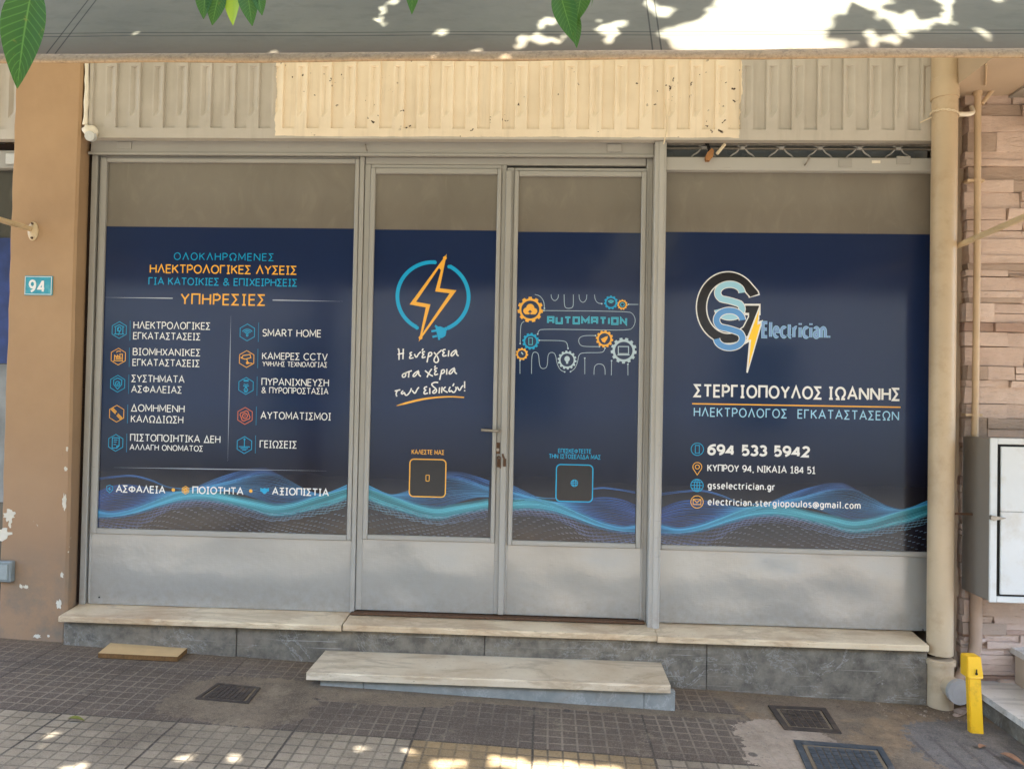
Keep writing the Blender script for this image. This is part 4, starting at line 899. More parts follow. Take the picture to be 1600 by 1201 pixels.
def ricon(c, m, strokes, r=.0325, ring=True):
    bm = newbm()
    if ring: ribbon(bm, [(c[0]+r*s[0], c[1]+r*s[1]) for s in arc(0,0,1,1,0,360,26)], .0036, Y0-.0012)
    for st in strokes: ribbon(bm, [(c[0]+r*s[0], c[1]+r*s[1]) for s in st], .0036, Y0-.0014)
    mesh('icon', bm, m, f4)
ricon((0.7957, 1.3307), m_blue, [[(-.32,.62),(.32,.62),(.32,-.62),(-.32,-.62),(-.32,.62)]])
ricon((0.7972, 1.2293), m_orange, [arc(0,.25,.72,.72,-28,208,18)+[(0,-1.05),(.635,-.09)], arc(0,.25,.34,.34,0,360,14)], ring=False)
ricon((0.7969, 1.1398), m_blue, [arc(0,0,.45,1,0,360,16), [(-1,0),(1,0)], [(0,-1),(0,1)], [(-.85,.5),(.85,.5)], [(-.85,-.5),(.85,-.5)]])
ricon((0.7982, 1.0531), m_orange, [[(-.62,.42),(.62,.42),(.62,-.42),(-.62,-.42),(-.62,.42)], [(-.62,.42),(0,-.1),(.62,.42)]])

# ------------------------------------------------------------------ fascia
fa = thing('fascia_panel', 'ribbed sheet metal fascia above the shopfront, grey with a cream painted middle', 'fascia', (-.3, -.08, 2.945))
def ribbed(x0, x1, zb, zt, yf, first, per, gw, mat_, par):
    """pressed panel: sunk vertical flutes that stop above a plain bottom band, with a small wedge dent in every rib"""
    bm = bmesh.new(); zf = zb+.055; s = .0035; dep = .016
    def q(a, b, c, d): bm.faces.new([bm.verts.new(p) for p in (a, b, c, d)])
    q((x0,yf,zb),(x1,yf,zb),(x1,yf,zf),(x0,yf,zf)); q((x0,yf+.05,zb),(x1,yf+.05,zb),(x1,yf,zb),(x0,yf,zb))
    x = x0; i = 0; edges = []
    while True:
        g0 = first+per*i; g1 = g0+gw; i += 1
        if g1 < x0+.01: continue
        if g0 > x1: break
        edges.append((max(g0, x0), min(g1, x1)))
    prev = x0
    for g0, g1 in edges + [(x1, x1)]:
        r0, r1 = prev, g0
        if r1-r0 > .004:
            wdt = r1-r0
            if wdt > .05:
                d0, d1 = r0+wdt*.16, r0+wdt*.86; za, zb_ = zf+.060, zf+.335
                q((r0,yf,zf),(r1,yf,zf),(r1,yf,za),(r0,yf,za)); q((r0,yf,za),(d0,yf,za),(d0,yf,zb_),(r0,yf,zb_)); q((d1,yf,za),(r1,yf,za),(r1,yf,zb_),(d1,yf,zb_)); q((r0,yf,zb_),(r1,yf,zb_),(r1,yf,zt),(r0,yf,zt))
                # dent: deepest along its left edge, running out to the right and at its foot
                e0, e1, ec = d0+.004, d1-.004, d0+(d1-d0)*.38; D = .013; zt2 = zb_-.006; zk = za+.04
                A_ = lambda x, y, z: bm.verts.new((x, y, z))
                q((d0,yf,zk),(ec,yf+D,zk),(ec,yf+D,zt2),(d0,yf,zt2)); q((ec,yf+D,zk),(d1,yf,zk),(d1,yf,zt2),(ec,yf+D,zt2))
                bm.faces.new([A_(d0,yf,zt2), A_(ec,yf+D,zt2), A_(d1,yf,zt2), A_(d1,yf,zb_), A_(d0,yf,zb_)]); 
                bm.faces.new([A_(d0,yf,za), A_(ec,yf,za), A_(ec,yf+D,zk), A_(d0,yf,zk)]); bm.faces.new([A_(ec,yf,za), A_(d1,yf,za), A_(d1,yf,zk), A_(ec,yf+D,zk)])
            else: q((r0,yf,zf),(r1,yf,zf),(r1,yf,zt),(r0,yf,zt))
        if g1 > g0:
            q((g0,yf,zf),(g0+s,yf+dep,zf+s),(g0+s,yf+dep,zt),(g0,yf,zt)); q((g1-s,yf+dep,zf+s),(g1,yf,zf),(g1,yf,zt),(g1-s,yf+dep,zt))
            q((g0+s,yf+dep,zf+s),(g1-s,yf+dep,zf+s),(g1-s,yf+dep,zt),(g0+s,yf+dep,zt)); q((g0,yf,zf),(g1,yf,zf),(g1-s,yf+dep,zf+s),(g0+s,yf+dep,zf+s))
        prev = g1
    bmesh.ops.remove_doubles(bm, verts=bm.verts, dist=.0004); bmesh.ops.recalc_face_normals(bm, faces=bm.faces)
    return mesh('panel', bm, mat_, par)
per = (1.826+2.493)/33
ribbed(-2.512, 1.99, 2.945, 3.70, -.08, -2.493, per, .067, m_fascia, fa)
mesh('bottom_lip', Box(-2.50, 1.99, -.072, .02, 2.964, 2.974), m_fascia, fa)
bm = bmesh.new(); rr = random.Random(12)                       # white filler bead and blob at its corner
c0 = (-2.5214, 3.3306); c1 = (-2.5223, 3.0097); pts = [(c0[0]+(c1[0]-c0[0])*t/12+rr.uniform(-.003,.003), -.088, 3.5+(c1[1]-3.5)*t/12) for t in range(13)]
t_ = thing('sealant_bead', 'lumpy white filler bead ending in a round blob at the fascia corner', 'sealant', (c1[0], -.088, c1[1]))
mesh('bead', Tube(pts, .009, 8, radii=[.006+.004*rr.random()+.005*(t/12) for t in range(13)]), m_sealant, t_, smooth=60)
c = (-2.4871, 2.9697); bm = bmesh.new(); bmesh.ops.create_uvsphere(bm, u_segments=18, v_segments=12, radius=1)
for v in bm.verts:
    k = 1+.12*math.sin(v.co.x*7+v.co.z*5); v.co = Vector((c[0]+v.co.x*.040*k, -.10+v.co.y*.035, c[1]-.004+(v.co.z*.028*k if v.co.z < 0 else v.co.z*.040*k)-.006*v.co.x))
mesh('blob', bm, m_sealant, t_, smooth=60)
c = (-2.4679, 2.9421); bm = bmesh.new(); tube(bm, [(c[0]-.002,-.11,c[1]-.004),(c[0],-.138,c[1]-.008)], .026, 20); mesh('cap', bm, m_cabfront, t_, smooth=40)
# thin cable hanging down the fascia
pts = [(0.5754, 3.3736), (0.5709, 3.2389), (0.5666, 3.0875), (0.5893, 3.1212), (0.5972, 3.0372), (0.5918, 2.9633), (0.5792, 2.9230)]
pts = [(0.5788, 3.3668), (0.5786, 3.2725), (0.5819, 3.1716), (0.5933, 3.0775), (0.5978, 3.0036), (0.5854, 2.9465), (0.5792, 2.9197)]
o = mesh('hanging_cable', Tube(bend([(x, -.089-.004*math.sin(i*2), z) for i, (x, z) in enumerate(pts)], .03, 4), .0034, 7), m_wire, smooth=60, loc=(pts[-1][0], -.09, pts[-1][1])); tag(o, 'thin cream cable hanging down the cream fascia to the post', 'cable')

# folding grille above the right window: zig-zag rods seen over the rail
gr = thing('folding_grille', 'folded zigzag steel grille showing above the right window rail', 'grille', (1.29, 0, 2.88))
zt, zb = 2.936, 2.862
x = 0.7047; step = 1.3502-1.1479
bm = bmesh.new(); pts = []; nodes = []
pts.append((x, .012, zb))
k = 0; xx = x
while xx+step/2 < 1.97:
    a = xx+step*.5; pts += [(xx+step*.12, .012, zb+.004), (xx+step*.24, .010, zb+.035), (a-step*.16, .010, zb+.045), (a-step*.06, .008, zt-.003), (a+step*.06, .008, zt-.003), (a+step*.16, .010, zb+.045), (xx+step*.76, .010, zb+.035), (xx+step*.88, .012, zb+.004)]
    nodes.append(a); xx += step
    pts.append((xx, .012, zb))
mesh('zigzag_rod', Tube(bend(pts, .010, 3), .0042, 7), m_post, gr, smooth=60)
for a in nodes:
    bm = bmesh.new(); box(bm, a-.012, a+.012, -.004, .016, zt-.012, zt+.003, .002); tube(bm, [(a-.03,.012,zt+.012),(a,.004,zt-.004),(a+.03,.012,zt+.012)], .0035, 7); mesh('clip', bm, m_post, gr)
# wedge of wood, stick and wire
t_ = thing('wired_wood_wedge', 'brown wood wedge and pale stick wired above the right window rail', 'wedge', (1.0, -.02, 2.86))
(ax, az), (bx, bz) = (0.8215, 2.8594), (0.8508, 2.9002)
bm = bmesh.new(); prism(bm, [Vector((ax+u, -.052, az+v)) for u, v in ((-.014,-.012),(.006,-.012),(.022,.010),(.026,.040),(.014,.052),(-.008,.030),(-.018,.005))], (0,.03,0)); bmesh.ops.recalc_face_normals(bm, faces=bm.faces); mesh('wood_piece', bm, m_wood, t_)
(ax, az), (bx, bz) = (0.8633, 2.8817), (0.9057, 2.9360); mesh('pale_stick', Tube([(ax,-.05,az),(bx,-.04,bz)], .0085, 10), m_wire, t_, smooth=40)
bm = bmesh.new()
for i in range(5):
    (ax, az), (bx, bz) = (0.8089, 2.9440), (0.8245, 2.8764); tube(bm, bend([(ax+.004*i,-.01,az+.004),(ax+.003*i+.004,-.045,az-.02),(bx+.004*i-.004,-.05,bz)], .01, 3), .0022, 6)
mesh('dark_wire', bm, m_black, t_)

# ------------------------------------------------------------------ sill, plinth and step
sl_ = thing('marble_sill', 'long cream marble sill slabs under the windows and doors', 'sill', (-.3, -.08, .39))
rr = random.Random(4)
sx0, sxa, sxb, sx1 = -2.5351, -1.0363, 0.5753, 1.915
def slab(x0, x1, yf, yb, zf, zb, th, seed, name, par, m, chip=.0025):
    """stone slab with a slightly chipped front edge; top runs from zf at the front to zb at the back"""
    r_ = random.Random(seed); bm = bmesh.new(); n = max(8, int((x1-x0)/.04)); rows = []
    for i in range(n+1):
        x = x0+(x1-x0)*i/n; j = r_.uniform(-chip, chip); c = r_.uniform(.002, .005) if r_.random() < .85 else r_.uniform(.006, .012)
        rows.append([bm.verts.new(q) for q in ((x,yb,zb),(x,yf+c+j,zf),(x,yf+j,zf-c),(x,yf+j*.6,zf-th+.002),(x,yf+.003,zf-th),(x,yb,zb-th))])
    for a, b_ in zip(rows, rows[1:]):
        for k in range(6): bm.faces.new((a[k], a[(k+1) % 6], b_[(k+1) % 6], b_[k]))
    bm.faces.new(rows[0]); bm.faces.new(rows[-1][::-1]); bmesh.ops.recalc_face_normals(bm, faces=bm.faces)
    return mesh(name, bm, m, par, smooth=35)
slab(sx0, sxa-.003, -.172, .03, .395, .415, .030, 1, 'slab', sl_, m_marble); slab(sxa+.003, sxb-.0015, -.166, .03, .397, .413, .030, 2, 'slab', sl_, m_marble, .004); slab(sxb+.0015, sx1, -.170, .03, .393, .412, .030, 3, 'slab', sl_, m_marble)
mesh('threshold', Box(-1.03, .53, -.035, .02, .4125, .424, .003), m_rust, sl_, 'worn brown threshold strip under the doors')
pn = thing('stone_plinth', 'dark grey stone plinth slabs below the marble sill', 'plinth', (-.3, -.13, .15))
xs = [-2.535, -1.6033, -.30, 0.8318, 1.93]
for i, (a, b_) in enumerate(zip(xs, xs[1:])):
    yf = -.13+(.004 if i % 2 else 0)
    mesh('slab', Box(a+.0015, b_-.0015, yf, .03, -.05, .3645, .003), m_plinth, pn)
mesh('core', Box(-2.53, 1.98, -.10, .3, -.06, .364), m_darkwall, pn)
st = thing('marble_step', 'veined marble step on blue grey risers in front of the doors', 'step', (-.26, -.28, .13))
slab(-1.128, .600, -.452, -.134, .252, .254, .036, 9, 'tread', st, m_tread, .0035)
xr0, xr1, xr2, xr3 = -1.07, -0.8590, 0.4812, .628
for a, b_ in ((xr0, xr1), (xr1, xr2), (xr2, xr3)): mesh('riser', Box(a+.001, b_-.001, -.418, -.38, .0, .2155 if b_ < .61 else .2145, .002), m_riser, st)
mesh('fill', Box(xr0+.01, xr3-.02, -.379, -.134, .0, .2150), m_concrete, st)

# ------------------------------------------------------------------ right side: downpipe, neighbour's wall, cabinet, post, steps
dp = thing('downpipe', 'fat beige plastic downpipe between shopfront and stone wall with grey end cap', 'downpipe', (1.994, -.115, .1))
pc, pr = (1.994, -.115), .0605
bm = bmesh.new(); tube(bm, [(pc[0],pc[1],z) for z in (.34, 1.5, 3.21)], pr, 28); mesh('pipe', bm, m_pipe, dp, smooth=50)
zc = 3.2452
bm = bmesh.new(); tube(bm, [(pc[0],pc[1],z) for z in (zc-.10, zc-.002, zc, 3.9)], pr, 28, radii=[pr+.0055, pr+.0055, pr+.003, pr+.003]); mesh('socket', bm, m_pipe, dp, smooth=40)
zj = 0.3020
bm = bmesh.new(); tube(bm, [(pc[0],pc[1],z) for z in (.05, zj-.01, zj-.009, zj+.012, zj+.013, zj+.016)], pr, 28, radii=[pr+.004, pr+.004, pr+.012, pr+.012, pr+.004, pr+.001]); mesh('coupling', bm, m_pipe, dp, smooth=40)
e0 = Vector((pc[0]+.02, pc[1]-.01, .20)); ed = Vector((.62, -.62, .12)).normalized(); cx, cz_ = (2.0263, 0.1991)
e1 = Vector((cx-.004, -.245, cz_)); 
bm = Tube([e0, e1], .049, 24); br = mesh('branch', bm, m_pipe, dp, smooth=40)
dr = (e1-e0).normalized()
bm = Tube([e1-dr*.012, e1+dr*.012], .060, 24); mesh('end_cap', bm, m_cap, br, smooth=40)
bm = Tube([e1+dr*.012, e1+dr*.0135], .040, 24); mesh('cap_face', bm, m_cap, br, smooth=40)
zk = 3.0664; bm = bmesh.new()
for s in (0, 1):
    tube(bm, [(pc[0]+(pr+.005)*math.cos(a), pc[1]+(pr+.005)*math.sin(a), zk+.004*math.sin(a*8+s*math.pi)-.012*math.cos(a)) for a in [2*math.pi*i/60 for i in range(61)]], .0028, 6, caps=False)
tube(bm, bend([(pc[0]-pr-.003,pc[1],zk-.012),(pc[0]-pr-.02,pc[1]+.02,zk-.018),(pc[0]-pr-.045,-.08,zk-.028)], .01), .003, 6)
mesh('tie_wire', bm, m_wire, dp, 'twisted wire tie round the pipe near its top')
# recess and stone wall
nb = thing('stone_wall', 'wall clad in stacked pinkish tan stone right of the downpipe', 'wall', (2.8, 0, .1))
bm = bmesh.new(); rr = random.Random(21); tl = bm.loops.layers.float_color.new('tone')
z = -.05; course = 0
while z < 3.22:
    h = rr.choice((.035, .05, .06, .075, .085, .10)); x = 2.146+rr.uniform(-.006, .012)
    while x < 5.2:
        L_ = rr.uniform(.10, .36); parts = [(z, h)] if rr.random() < .72 else [(z, h*.45), (z+h*.45, h*.55)]
        for z0, hh_ in parts:
            y = -rr.uniform(.022, .05); n0 = len(bm.faces)
            vs = box(bm, x+.0015, x+L_-.0015, y, .05, z0+.0012, z0+hh_-.0012)
            for v in vs: v.co += Vector((rr.uniform(-.004,.004), rr.uniform(-.006,.006) if v.co.y < 0 else 0, rr.uniform(-.003,.003)))
            t = rr.random(); base = Vector(lin(228,204,186)).lerp(Vector(lin(212,186,168)), t)
            if rr.random() < .10: base = Vector(lin(178,148,130))
            if rr.random() < .10: base = Vector(lin(186,164,146))
            base[3] = 1; bm.faces.ensure_lookup_table()
            for f in bm.faces[n0:]:
                for lp in f.loops: lp[tl] = base
        x += L_
    z += h
mesh('stone_cladding', bm, m_stone, nb)
mesh('backing', Box(2.022, 5.2, .02, .35, -.1, 3.9), m_soffit, nb)
mesh('edge_strip', Box(2.085, 2.118, -.012, .019, .1, 3.1, .004), basic('brown_strip', lin(120,98,82), .8, .2), nb)
so_ = thing('porch_soffit', 'tan rendered porch ceiling over the stone wall', 'ceiling', (3.4, -.6, 3.22))
mesh('slab', Box(2.03, 5.2, -1.5, .02, 3.20, 3.35), m_soffit, so_)
bm = bmesh.new(); prism(bm, [Vector((2.36,-.02,3.199)), Vector((2.36,-.30,3.199)), Vector((5.2,-.30,3.199)), Vector((5.2,-.02,3.199))], (0,0,-.012)); mesh('patch', bm, m_concrete, so_, 'grey patch on the porch ceiling')
o = mesh('timber_brace', Tube([Vector((2.43,-.10,3.02)), Vector((2.78,-.34,3.20))], .05, 4), m_wood, loc=(2.45,-.1,3.03)); tag(o, 'brown timber brace under the porch ceiling at the right edge', 'timber brace')
# conduits
cp = thing('conduit_pipe', 'thin tan conduit running up the stone wall and bending right under the ceiling', 'conduit', (2.2, -.08, 1.4))
qx = 2.1769; zel = 3.2556
bm = Tube(bend([(qx,-.078,1.40),(qx+.004,-.078,2.3),(qx,-.078,zel),(qx+.35,-.078,zel+.025),(qx+1.5,-.078,zel+.06)], .035, 8), .0165, 14); mesh('pipe', bm, m_conduit, cp, smooth=60)
bm = Tube([(qx,-.078,zel-.075),(qx,-.078,zel-.045)], .021, 14); mesh('collar', bm, m_conduit, cp, smooth=40)
bm = Tube(bend([(qx+.02,-.08,zel-.12),(qx+.09,-.08,zel-.025),(qx+.5,-.10,zel-.005)], .03), .011, 10); mesh('side_pipe', bm, m_conduit, cp, smooth=60)
for zz in (2.7415, 1.5421):
    bm = Tube([(qx,-.078,zz-.008),(qx,-.078,zz+.008)], .0205, 14); box(bm, qx-.05, qx-.018, -.085, -.04, zz-.007, zz+.007, .002); box(bm, qx+.018, qx+.036, -.085, -.04, zz-.007, zz+.007, .002); mesh('bracket', bm, m_conduit, cp)
bm = Tube(bend([(2.06,-.10,zk+.01),(2.10,-.10,zk+.008),(2.15,-.09,zk+.015),(qx-.02,-.06,zk+.06)], .03), .012, 10); mesh('branch', bm, m_sealant, cp, smooth=60)
o = mesh('thin_cable', Tube(bend([(2.03,-.42,3.19),(2.17,-.16,3.19),(2.2,-.085,zel+.04),(2.4,-.12,zel-.02),(2.7,-.14,zel-.06)], .05), .005, 7), m_conduit, smooth=60, loc=(2.2,-.1,3.15)); tag(o, 'thin slack cable crossing under the tan porch ceiling', 'cable')
# lower waste pipe
o = mesh('waste_pipe', Tube(bend([(2.195,-.07,.70),(2.195,-.07,.32),(2.08,-.09,.18),(2.03,-.10,.10)], .09, 8), .0285, 16), basic('dull_pvc', lin(176,150,128), .5, .4, .15, 8, .05, 50), smooth=60, loc=(2.19,-.07,.1)); tag(o, 'short tan waste pipe below the meter cabinet bending left behind the end cap', 'waste pipe')
# meter cabinet
mc = thing('meter_cabinet', 'white metal meter cabinet with grey side on the stone wall', 'meter cabinet', (2.45, -.06, .65))
cx0, cx1, cz0, cz1, cyf = 2.142, 2.80, .648, 1.432, -.275
mesh('body', Box(cx0, cx1, cyf, -.03, cz0, cz1, .004), m_cabside, mc)
bm = bmesh.new(); rim(bm, cx0-.003, cx1+.003, cz0-.003, cz1+.003, .034, .034, .03, .03, cyf-.012, cyf-.0005, .003); mesh('front_frame', bm, m_cabfront, mc)
mesh('gasket', Box(cx0+.03, cx1-.03, cyf-.004, cyf-.0008, cz0+.026, cz1-.026), m_black, mc)
mz = 1.0818
bm = bmesh.new(); box(bm, cx0+.046, cx1-.044, cyf-.0145, cyf-.0045, cz0+.038, mz-.001, .002); box(bm, cx0+.046, cx1-.044, cyf-.0145, cyf-.0045, mz+.001, cz1-.038, .002); dr_ = mesh('door', bm, m_cabfront, mc)
c = (2.1432, 1.0530); bm = Tube([(c[0],cyf-.012,c[1]),(c[0],cyf-.03,c[1])], .011, 14); prism(bm, [Vector((c[0]+.004,cyf-.029,c[1]+.010)), Vector((c[0]+.062,cyf-.026,c[1]+.001)), Vector((c[0]+.062,cyf-.026,c[1]-.002)), Vector((c[0]+.004,cyf-.029,c[1]-.014))], (0,.008,0)); bmesh.ops.recalc_face_normals(bm, faces=bm.faces); mesh('latch', bm, m_steel, dr_, smooth=30)
o = mesh('wall_bracket', Box(2.045, 2.165, -.13, -.12, 1.0452-.006, 1.0452+.004), m_rust, loc=(2.1,-.12,1.0)); tag(o, 'short rusty flat bar between downpipe and meter cabinet', 'bracket')
# yellow locking post
yp = thing('parking_post', 'short yellow steel locking post standing on the pavement by the marble steps', 'post', (2.0, -.40, .07))
bx = 2.012; by = -.41
bm = bmesh.new(); prism(bm, [Vector((bx-.030,by-.018,.06)), Vector((bx+.030,by-.018,.06)), Vector((bx+.026,by+.012,.40)), Vector((bx-.030,by+.012,.40))], (0,.032,0))
bmesh.ops.recalc_face_normals(bm, faces=bm.faces); bmesh.ops.bevel(bm, geom=list(bm.edges), offset=.004, segments=2, affect='EDGES'); mesh('shaft', bm, m_yel, yp)
bm = bmesh.new(); prism(bm, [Vector((bx-.037,by+.005,.322)), Vector((bx-.031,by-.004,.322)), Vector((bx+.034,by-.004,.322)), Vector((bx+.034,by+.004,.330)), Vector((bx+.029,by+.010,.418)), Vector((bx-.034,by+.010,.418))], (0,.062,0))
bmesh.ops.recalc_face_normals(bm, faces=bm.faces); bmesh.ops.bevel(bm, geom=list(bm.edges), offset=.003, segments=2, affect='EDGES'); hd = mesh('head', bm, m_yel, yp)
bm = Tube([(bx+.001,by-.0050,.345),(bx+.001,by-.002,.345)], .0058, 12); box(bm, bx-.0012, bx+.0032, by-.0052, by-.002, .348, .366); mesh('keyhole', bm, m_black, hd)
# marble steps of the neighbour
ms = thing('marble_stair', 'two white marble steps rising at the right edge behind the yellow post', 'steps', (2.6, -.4, .08))
slab(2.15, 4.2, -1.3, -.03, .182, .182, .03, 31, 'tread', ms, m_sidemarble, .003); mesh('riser', Box(2.166, 4.2, -1.28, -.05, -.05, .1515), m_plinth, ms)
slab(2.385, 4.2, -1.0, -.03, .362, .362, .03, 32, 'tread', ms, m_sidemarble, .003); mesh('riser', Box(2.40, 4.2, -.98, -.05, .1822, .3315, .003), m_stone if False else m_soffit, ms)
def square_edge(o): pass

# ------------------------------------------------------------------ pavement items
bd = thing('loose_board', 'loose tan chipboard offcut lying on the pavement below the plinth', 'board', (-1.7, -.25, .2))
q = [(-2.2532, -0.2811), (-1.8531, -0.2575), (-1.8667, -0.0892), (-2.2843, -0.0837)]
bm = bmesh.new(); top = [Vector((a[0], a[1], gz(a[0], a[1])+.027)) for a in q]; prism(bm, top, (0,0,-.024)); bmesh.ops.recalc_face_normals(bm, faces=bm.faces)
for f in bm.faces: f.material_index = 0 if abs(f.normal.z) > .7 else 1
mesh('board', bm, [m_board, m_boardedge], bd)
def cover(name, label, q, m, cells, lip=.06, rb=.004):
    """cast iron cover lying in the paving: frame, sunk lid and raised grid"""
    c = Vector((sum(a[0] for a in q)/4, sum(a[1] for a in q)/4)); t = thing(name, label, 'drain cover', (c.x, c.y, gz(c.x, c.y)), None)
    def pt(u, v, h):
        a = Vector(q[0]).lerp(Vector(q[1]), u); b_ = Vector(q[3]).lerp(Vector(q[2]), u); p_ = a.lerp(b_, v); return Vector((p_.x, p_.y, gz(p_.x, p_.y)+h))
    bm = bmesh.new()
    def quad(u0, u1, v0, v1, h0, h1):
        prism(bm, [pt(u0,v0,h1), pt(u1,v0,h1), pt(u1,v1,h1), pt(u0,v1,h1)], (0,0,h0-h1))
    quad(0,1,0,lip,-.01,.007); quad(0,1,1-lip,1,-.01,.007); quad(0,lip,lip,1-lip,-.01,.0068); quad(1-lip,1,lip,1-lip,-.01,.0068)
    bmesh.ops.recalc_face_normals(bm, faces=bm.faces); mesh('frame', bm, m, t)
    bm = bmesh.new(); quad(lip+.012, 1-lip-.012, lip+.012, 1-lip-.012, -.01, .003); nf_ = len(bm.faces)
    n = cells; a0 = lip+.05; w_ = (1-2*a0)/n
    for i in range(n):
        for j in range(n):
            quad(a0+w_*(i+.08), a0+w_*(i+.92), a0+w_*(j+.08), a0+w_*(j+.92), .003, .003+rb)
    bm.faces.ensure_lookup_table()
    for k, f in enumerate(bm.faces): f.material_index = 1 if k >= nf_ else 0
    bmesh.ops.recalc_face_normals(bm, faces=bm.faces); mesh('lid', bm, [m_dust, m], t)
cover('drain_cover', 'small dark square drain cover in the cement left of the marble step', [(-1.5660, -0.6716), (-1.3191, -0.6774), (-1.3299, -0.5027), (-1.5435, -0.4872)], m_iron, 8)
cover('drain_cover', 'worn rusty drain cover in the paving in front of the right window', [(1.0995, -0.5410), (1.3539, -0.5377), (1.3804, -0.2633), (1.0982, -0.2825)], m_iron, 6, .10, .003)
q = [(1.0568, -1.0723), (1.4182, -1.0701), (1.4833, -0.6527), (1.1060, -0.6472)]
cover('drain_cover', 'large blue grey iron cover at the lower right edge of the pavement', q, m_iron2, 9, .07)
# fallen leaves and rubble
def leafmesh(L_, W_, n=8, cup=.12, curl=.15):
    bm = bmesh.new(); uv = bm.loops.layers.uv.new('UVMap'); rows = []
    for i in range(n+1):
        t = i/n; wd = W_*.5*(math.sin(math.pi*t**.8)**.85)*(1-.15*t) if 0 < t < 1 else .0005
        zc_ = -curl*L_*t*t; rows.append([(bm.verts.new((-wd*k, t*L_, zc_+abs(k)*wd*cup*2)), (.5+.5*k, t)) for k in (-1, -.5, 0, .5, 1)])
    for a, b_ in zip(rows, rows[1:]):
        for k in range(4):
            f = bm.faces.new((a[k][0], a[k+1][0], b_[k+1][0], b_[k][0]))
            for lp, c in zip(f.loops, (a[k][1], a[k+1][1], b_[k+1][1], b_[k][1])): lp[uv].uv = c
            f.smooth = True
    return bm
def fallen(pt, L_, rz, label, m):
    bm = leafmesh(L_, L_*.4, 8, .3, .12); bm.transform(Matrix.Rotation(rz, 4, 'Z')); 
    z0 = min(v.co.z for v in bm.verts); bm.transform(Matrix.Translation((pt[0], pt[1], gz(*pt)-z0+.003)))
    o = mesh('fallen_leaf', bm, m, loc=(pt[0], pt[1], gz(*pt))); tag(o, label, 'leaf', 'leaves fallen on the pavement')
m_dry = basic('dry_leaf', lin(150,112,84), .7, .3, .3, 40); m_oldleaf = basic('olive_leaf', lin(112,112,48), .6, .3, .3, 40)
fallen((-1.9693, -0.9668), .07, -1.5, 'olive green fallen leaf on the light tiles at lower left', m_oldleaf)
fallen((1.9214, -0.6065), .07, -.9, 'dry brown fallen leaf on the pavement near the yellow post', m_dry)
fallen((1.9807, -0.6557), .11, -2.6, 'long curled pale dry leaf at the lower right corner', m_dry)
rr = random.Random(17)
bm = bmesh.new()
for i in range(150):
    k = rr.random()
    if k < .6: x, y = rr.uniform(1.6, 2.12), rr.uniform(-.30, -.13)
    elif k < .8: x, y = rr.uniform(-2.5, 1.9), rr.uniform(-.20, -.14)
    else: x, y = rr.uniform(-2, 2), rr.uniform(-1.1, -.3)
    s = rr.uniform(.002, .006)*(2.2 if k < .12 else 1)
    if -1.13 < x < .63 and y > -.46: continue
    z0 = gz(x, y); a = [bm.verts.new((x+s*rr.uniform(-1,1), y+s*rr.uniform(-1,1), z0+s*(rr.uniform(.2,.9) if j > 3 else -.1))) for j in range(7)]
    bmesh.ops.convex_hull(bm, input=a)
o = mesh('grit', bm, basic('grit_stone', lin(160,142,120), .9, .2, .5, 60)); o['kind'] = 'stuff'; o['label'] = 'loose grit and crumbs of mortar along the foot of the plinth'
bm = bmesh.new()
for (x, y, s) in ((2.06,-.20,.03),(2.10,-.235,.022),(2.02,-.23,.018),(2.13,-.2,.02)):
    a = [bm.verts.new((x+s*rr.uniform(-1.3,1.3), y+s*rr.uniform(-1,1), gz(x,y)+s*rr.uniform(-.2,.9))) for j in range(14)]; bmesh.ops.convex_hull(bm, input=a)
o = mesh('mortar_rubble', bm, basic('mortar', lin(150,128,110), .95, .1, .4, 30, .4, 80), loc=(2.07,-.2,.08)); tag(o, 'broken lumps of mortar at the foot of the downpipe', 'rubble')

# ------------------------------------------------------------------ left neighbour seen past the pillar
nf = thing('neighbour_shopfront', 'dark shopfront sliver with grey fascia and blue poster left of the pillar', 'shopfront', (-3.6, 0, .4))
ribbed(-5.2, -2.892, 2.945, 3.70, -.05, -2.93-per*30, per, .067, m_fascia, nf)
mesh('glass_pane', Box(-5.2, -2.892, .05, .06, .40, 2.80), glass_mat('dark_glass', lin(70,68,60), lin(54,52,46), .05), nf)
mesh('top_rail', Box(-5.2, -2.892, .0, .05, 2.80, 2.90, .004), m_frame, nf); mesh('vent', Box(-3.02, -2.905, -.012, .0, 2.82, 2.88, .003), m_cabfront, nf)
mesh('dark_gap', Box(-5.2, -2.892, .03, .06, 2.90, 2.945), m_darkwall, nf)
mesh('poster', Box(-3.4, -2.895, .040, .0495, 1.72, 2.42), m_poster, nf); mesh('poster', Box(-3.4, -2.895, .040, .0495, .95, 1.715), basic('grey_poster', lin(150,152,150), .4, .4, .5, 5), nf, 'lower grey part of the poster')
mesh('base', Box(-5.2, -2.892, -.02, .06, .1, .40), m_plinth, nf)
jb = thing('junction_box', 'small grey box on the pillar foot at the left edge', 'junction box', (-2.88, -.1, .55))
c = (-2.8620, 0.6068); mesh('housing', Box(c[0]-.06, c[0]+.034, -.135, -.098, c[1]-.055, c[1]+.055, .005), basic('grey_plastic', lin(130,136,134), .5, .4, .2, 20), jb); mesh('lid', Box(c[0]-.045, c[0]+.02, -.139, -.1352, c[1]-.04, c[1]+.04, .003), basic('light_grey_plastic', lin(150,156,152), .5, .4, .2, 20), jb)

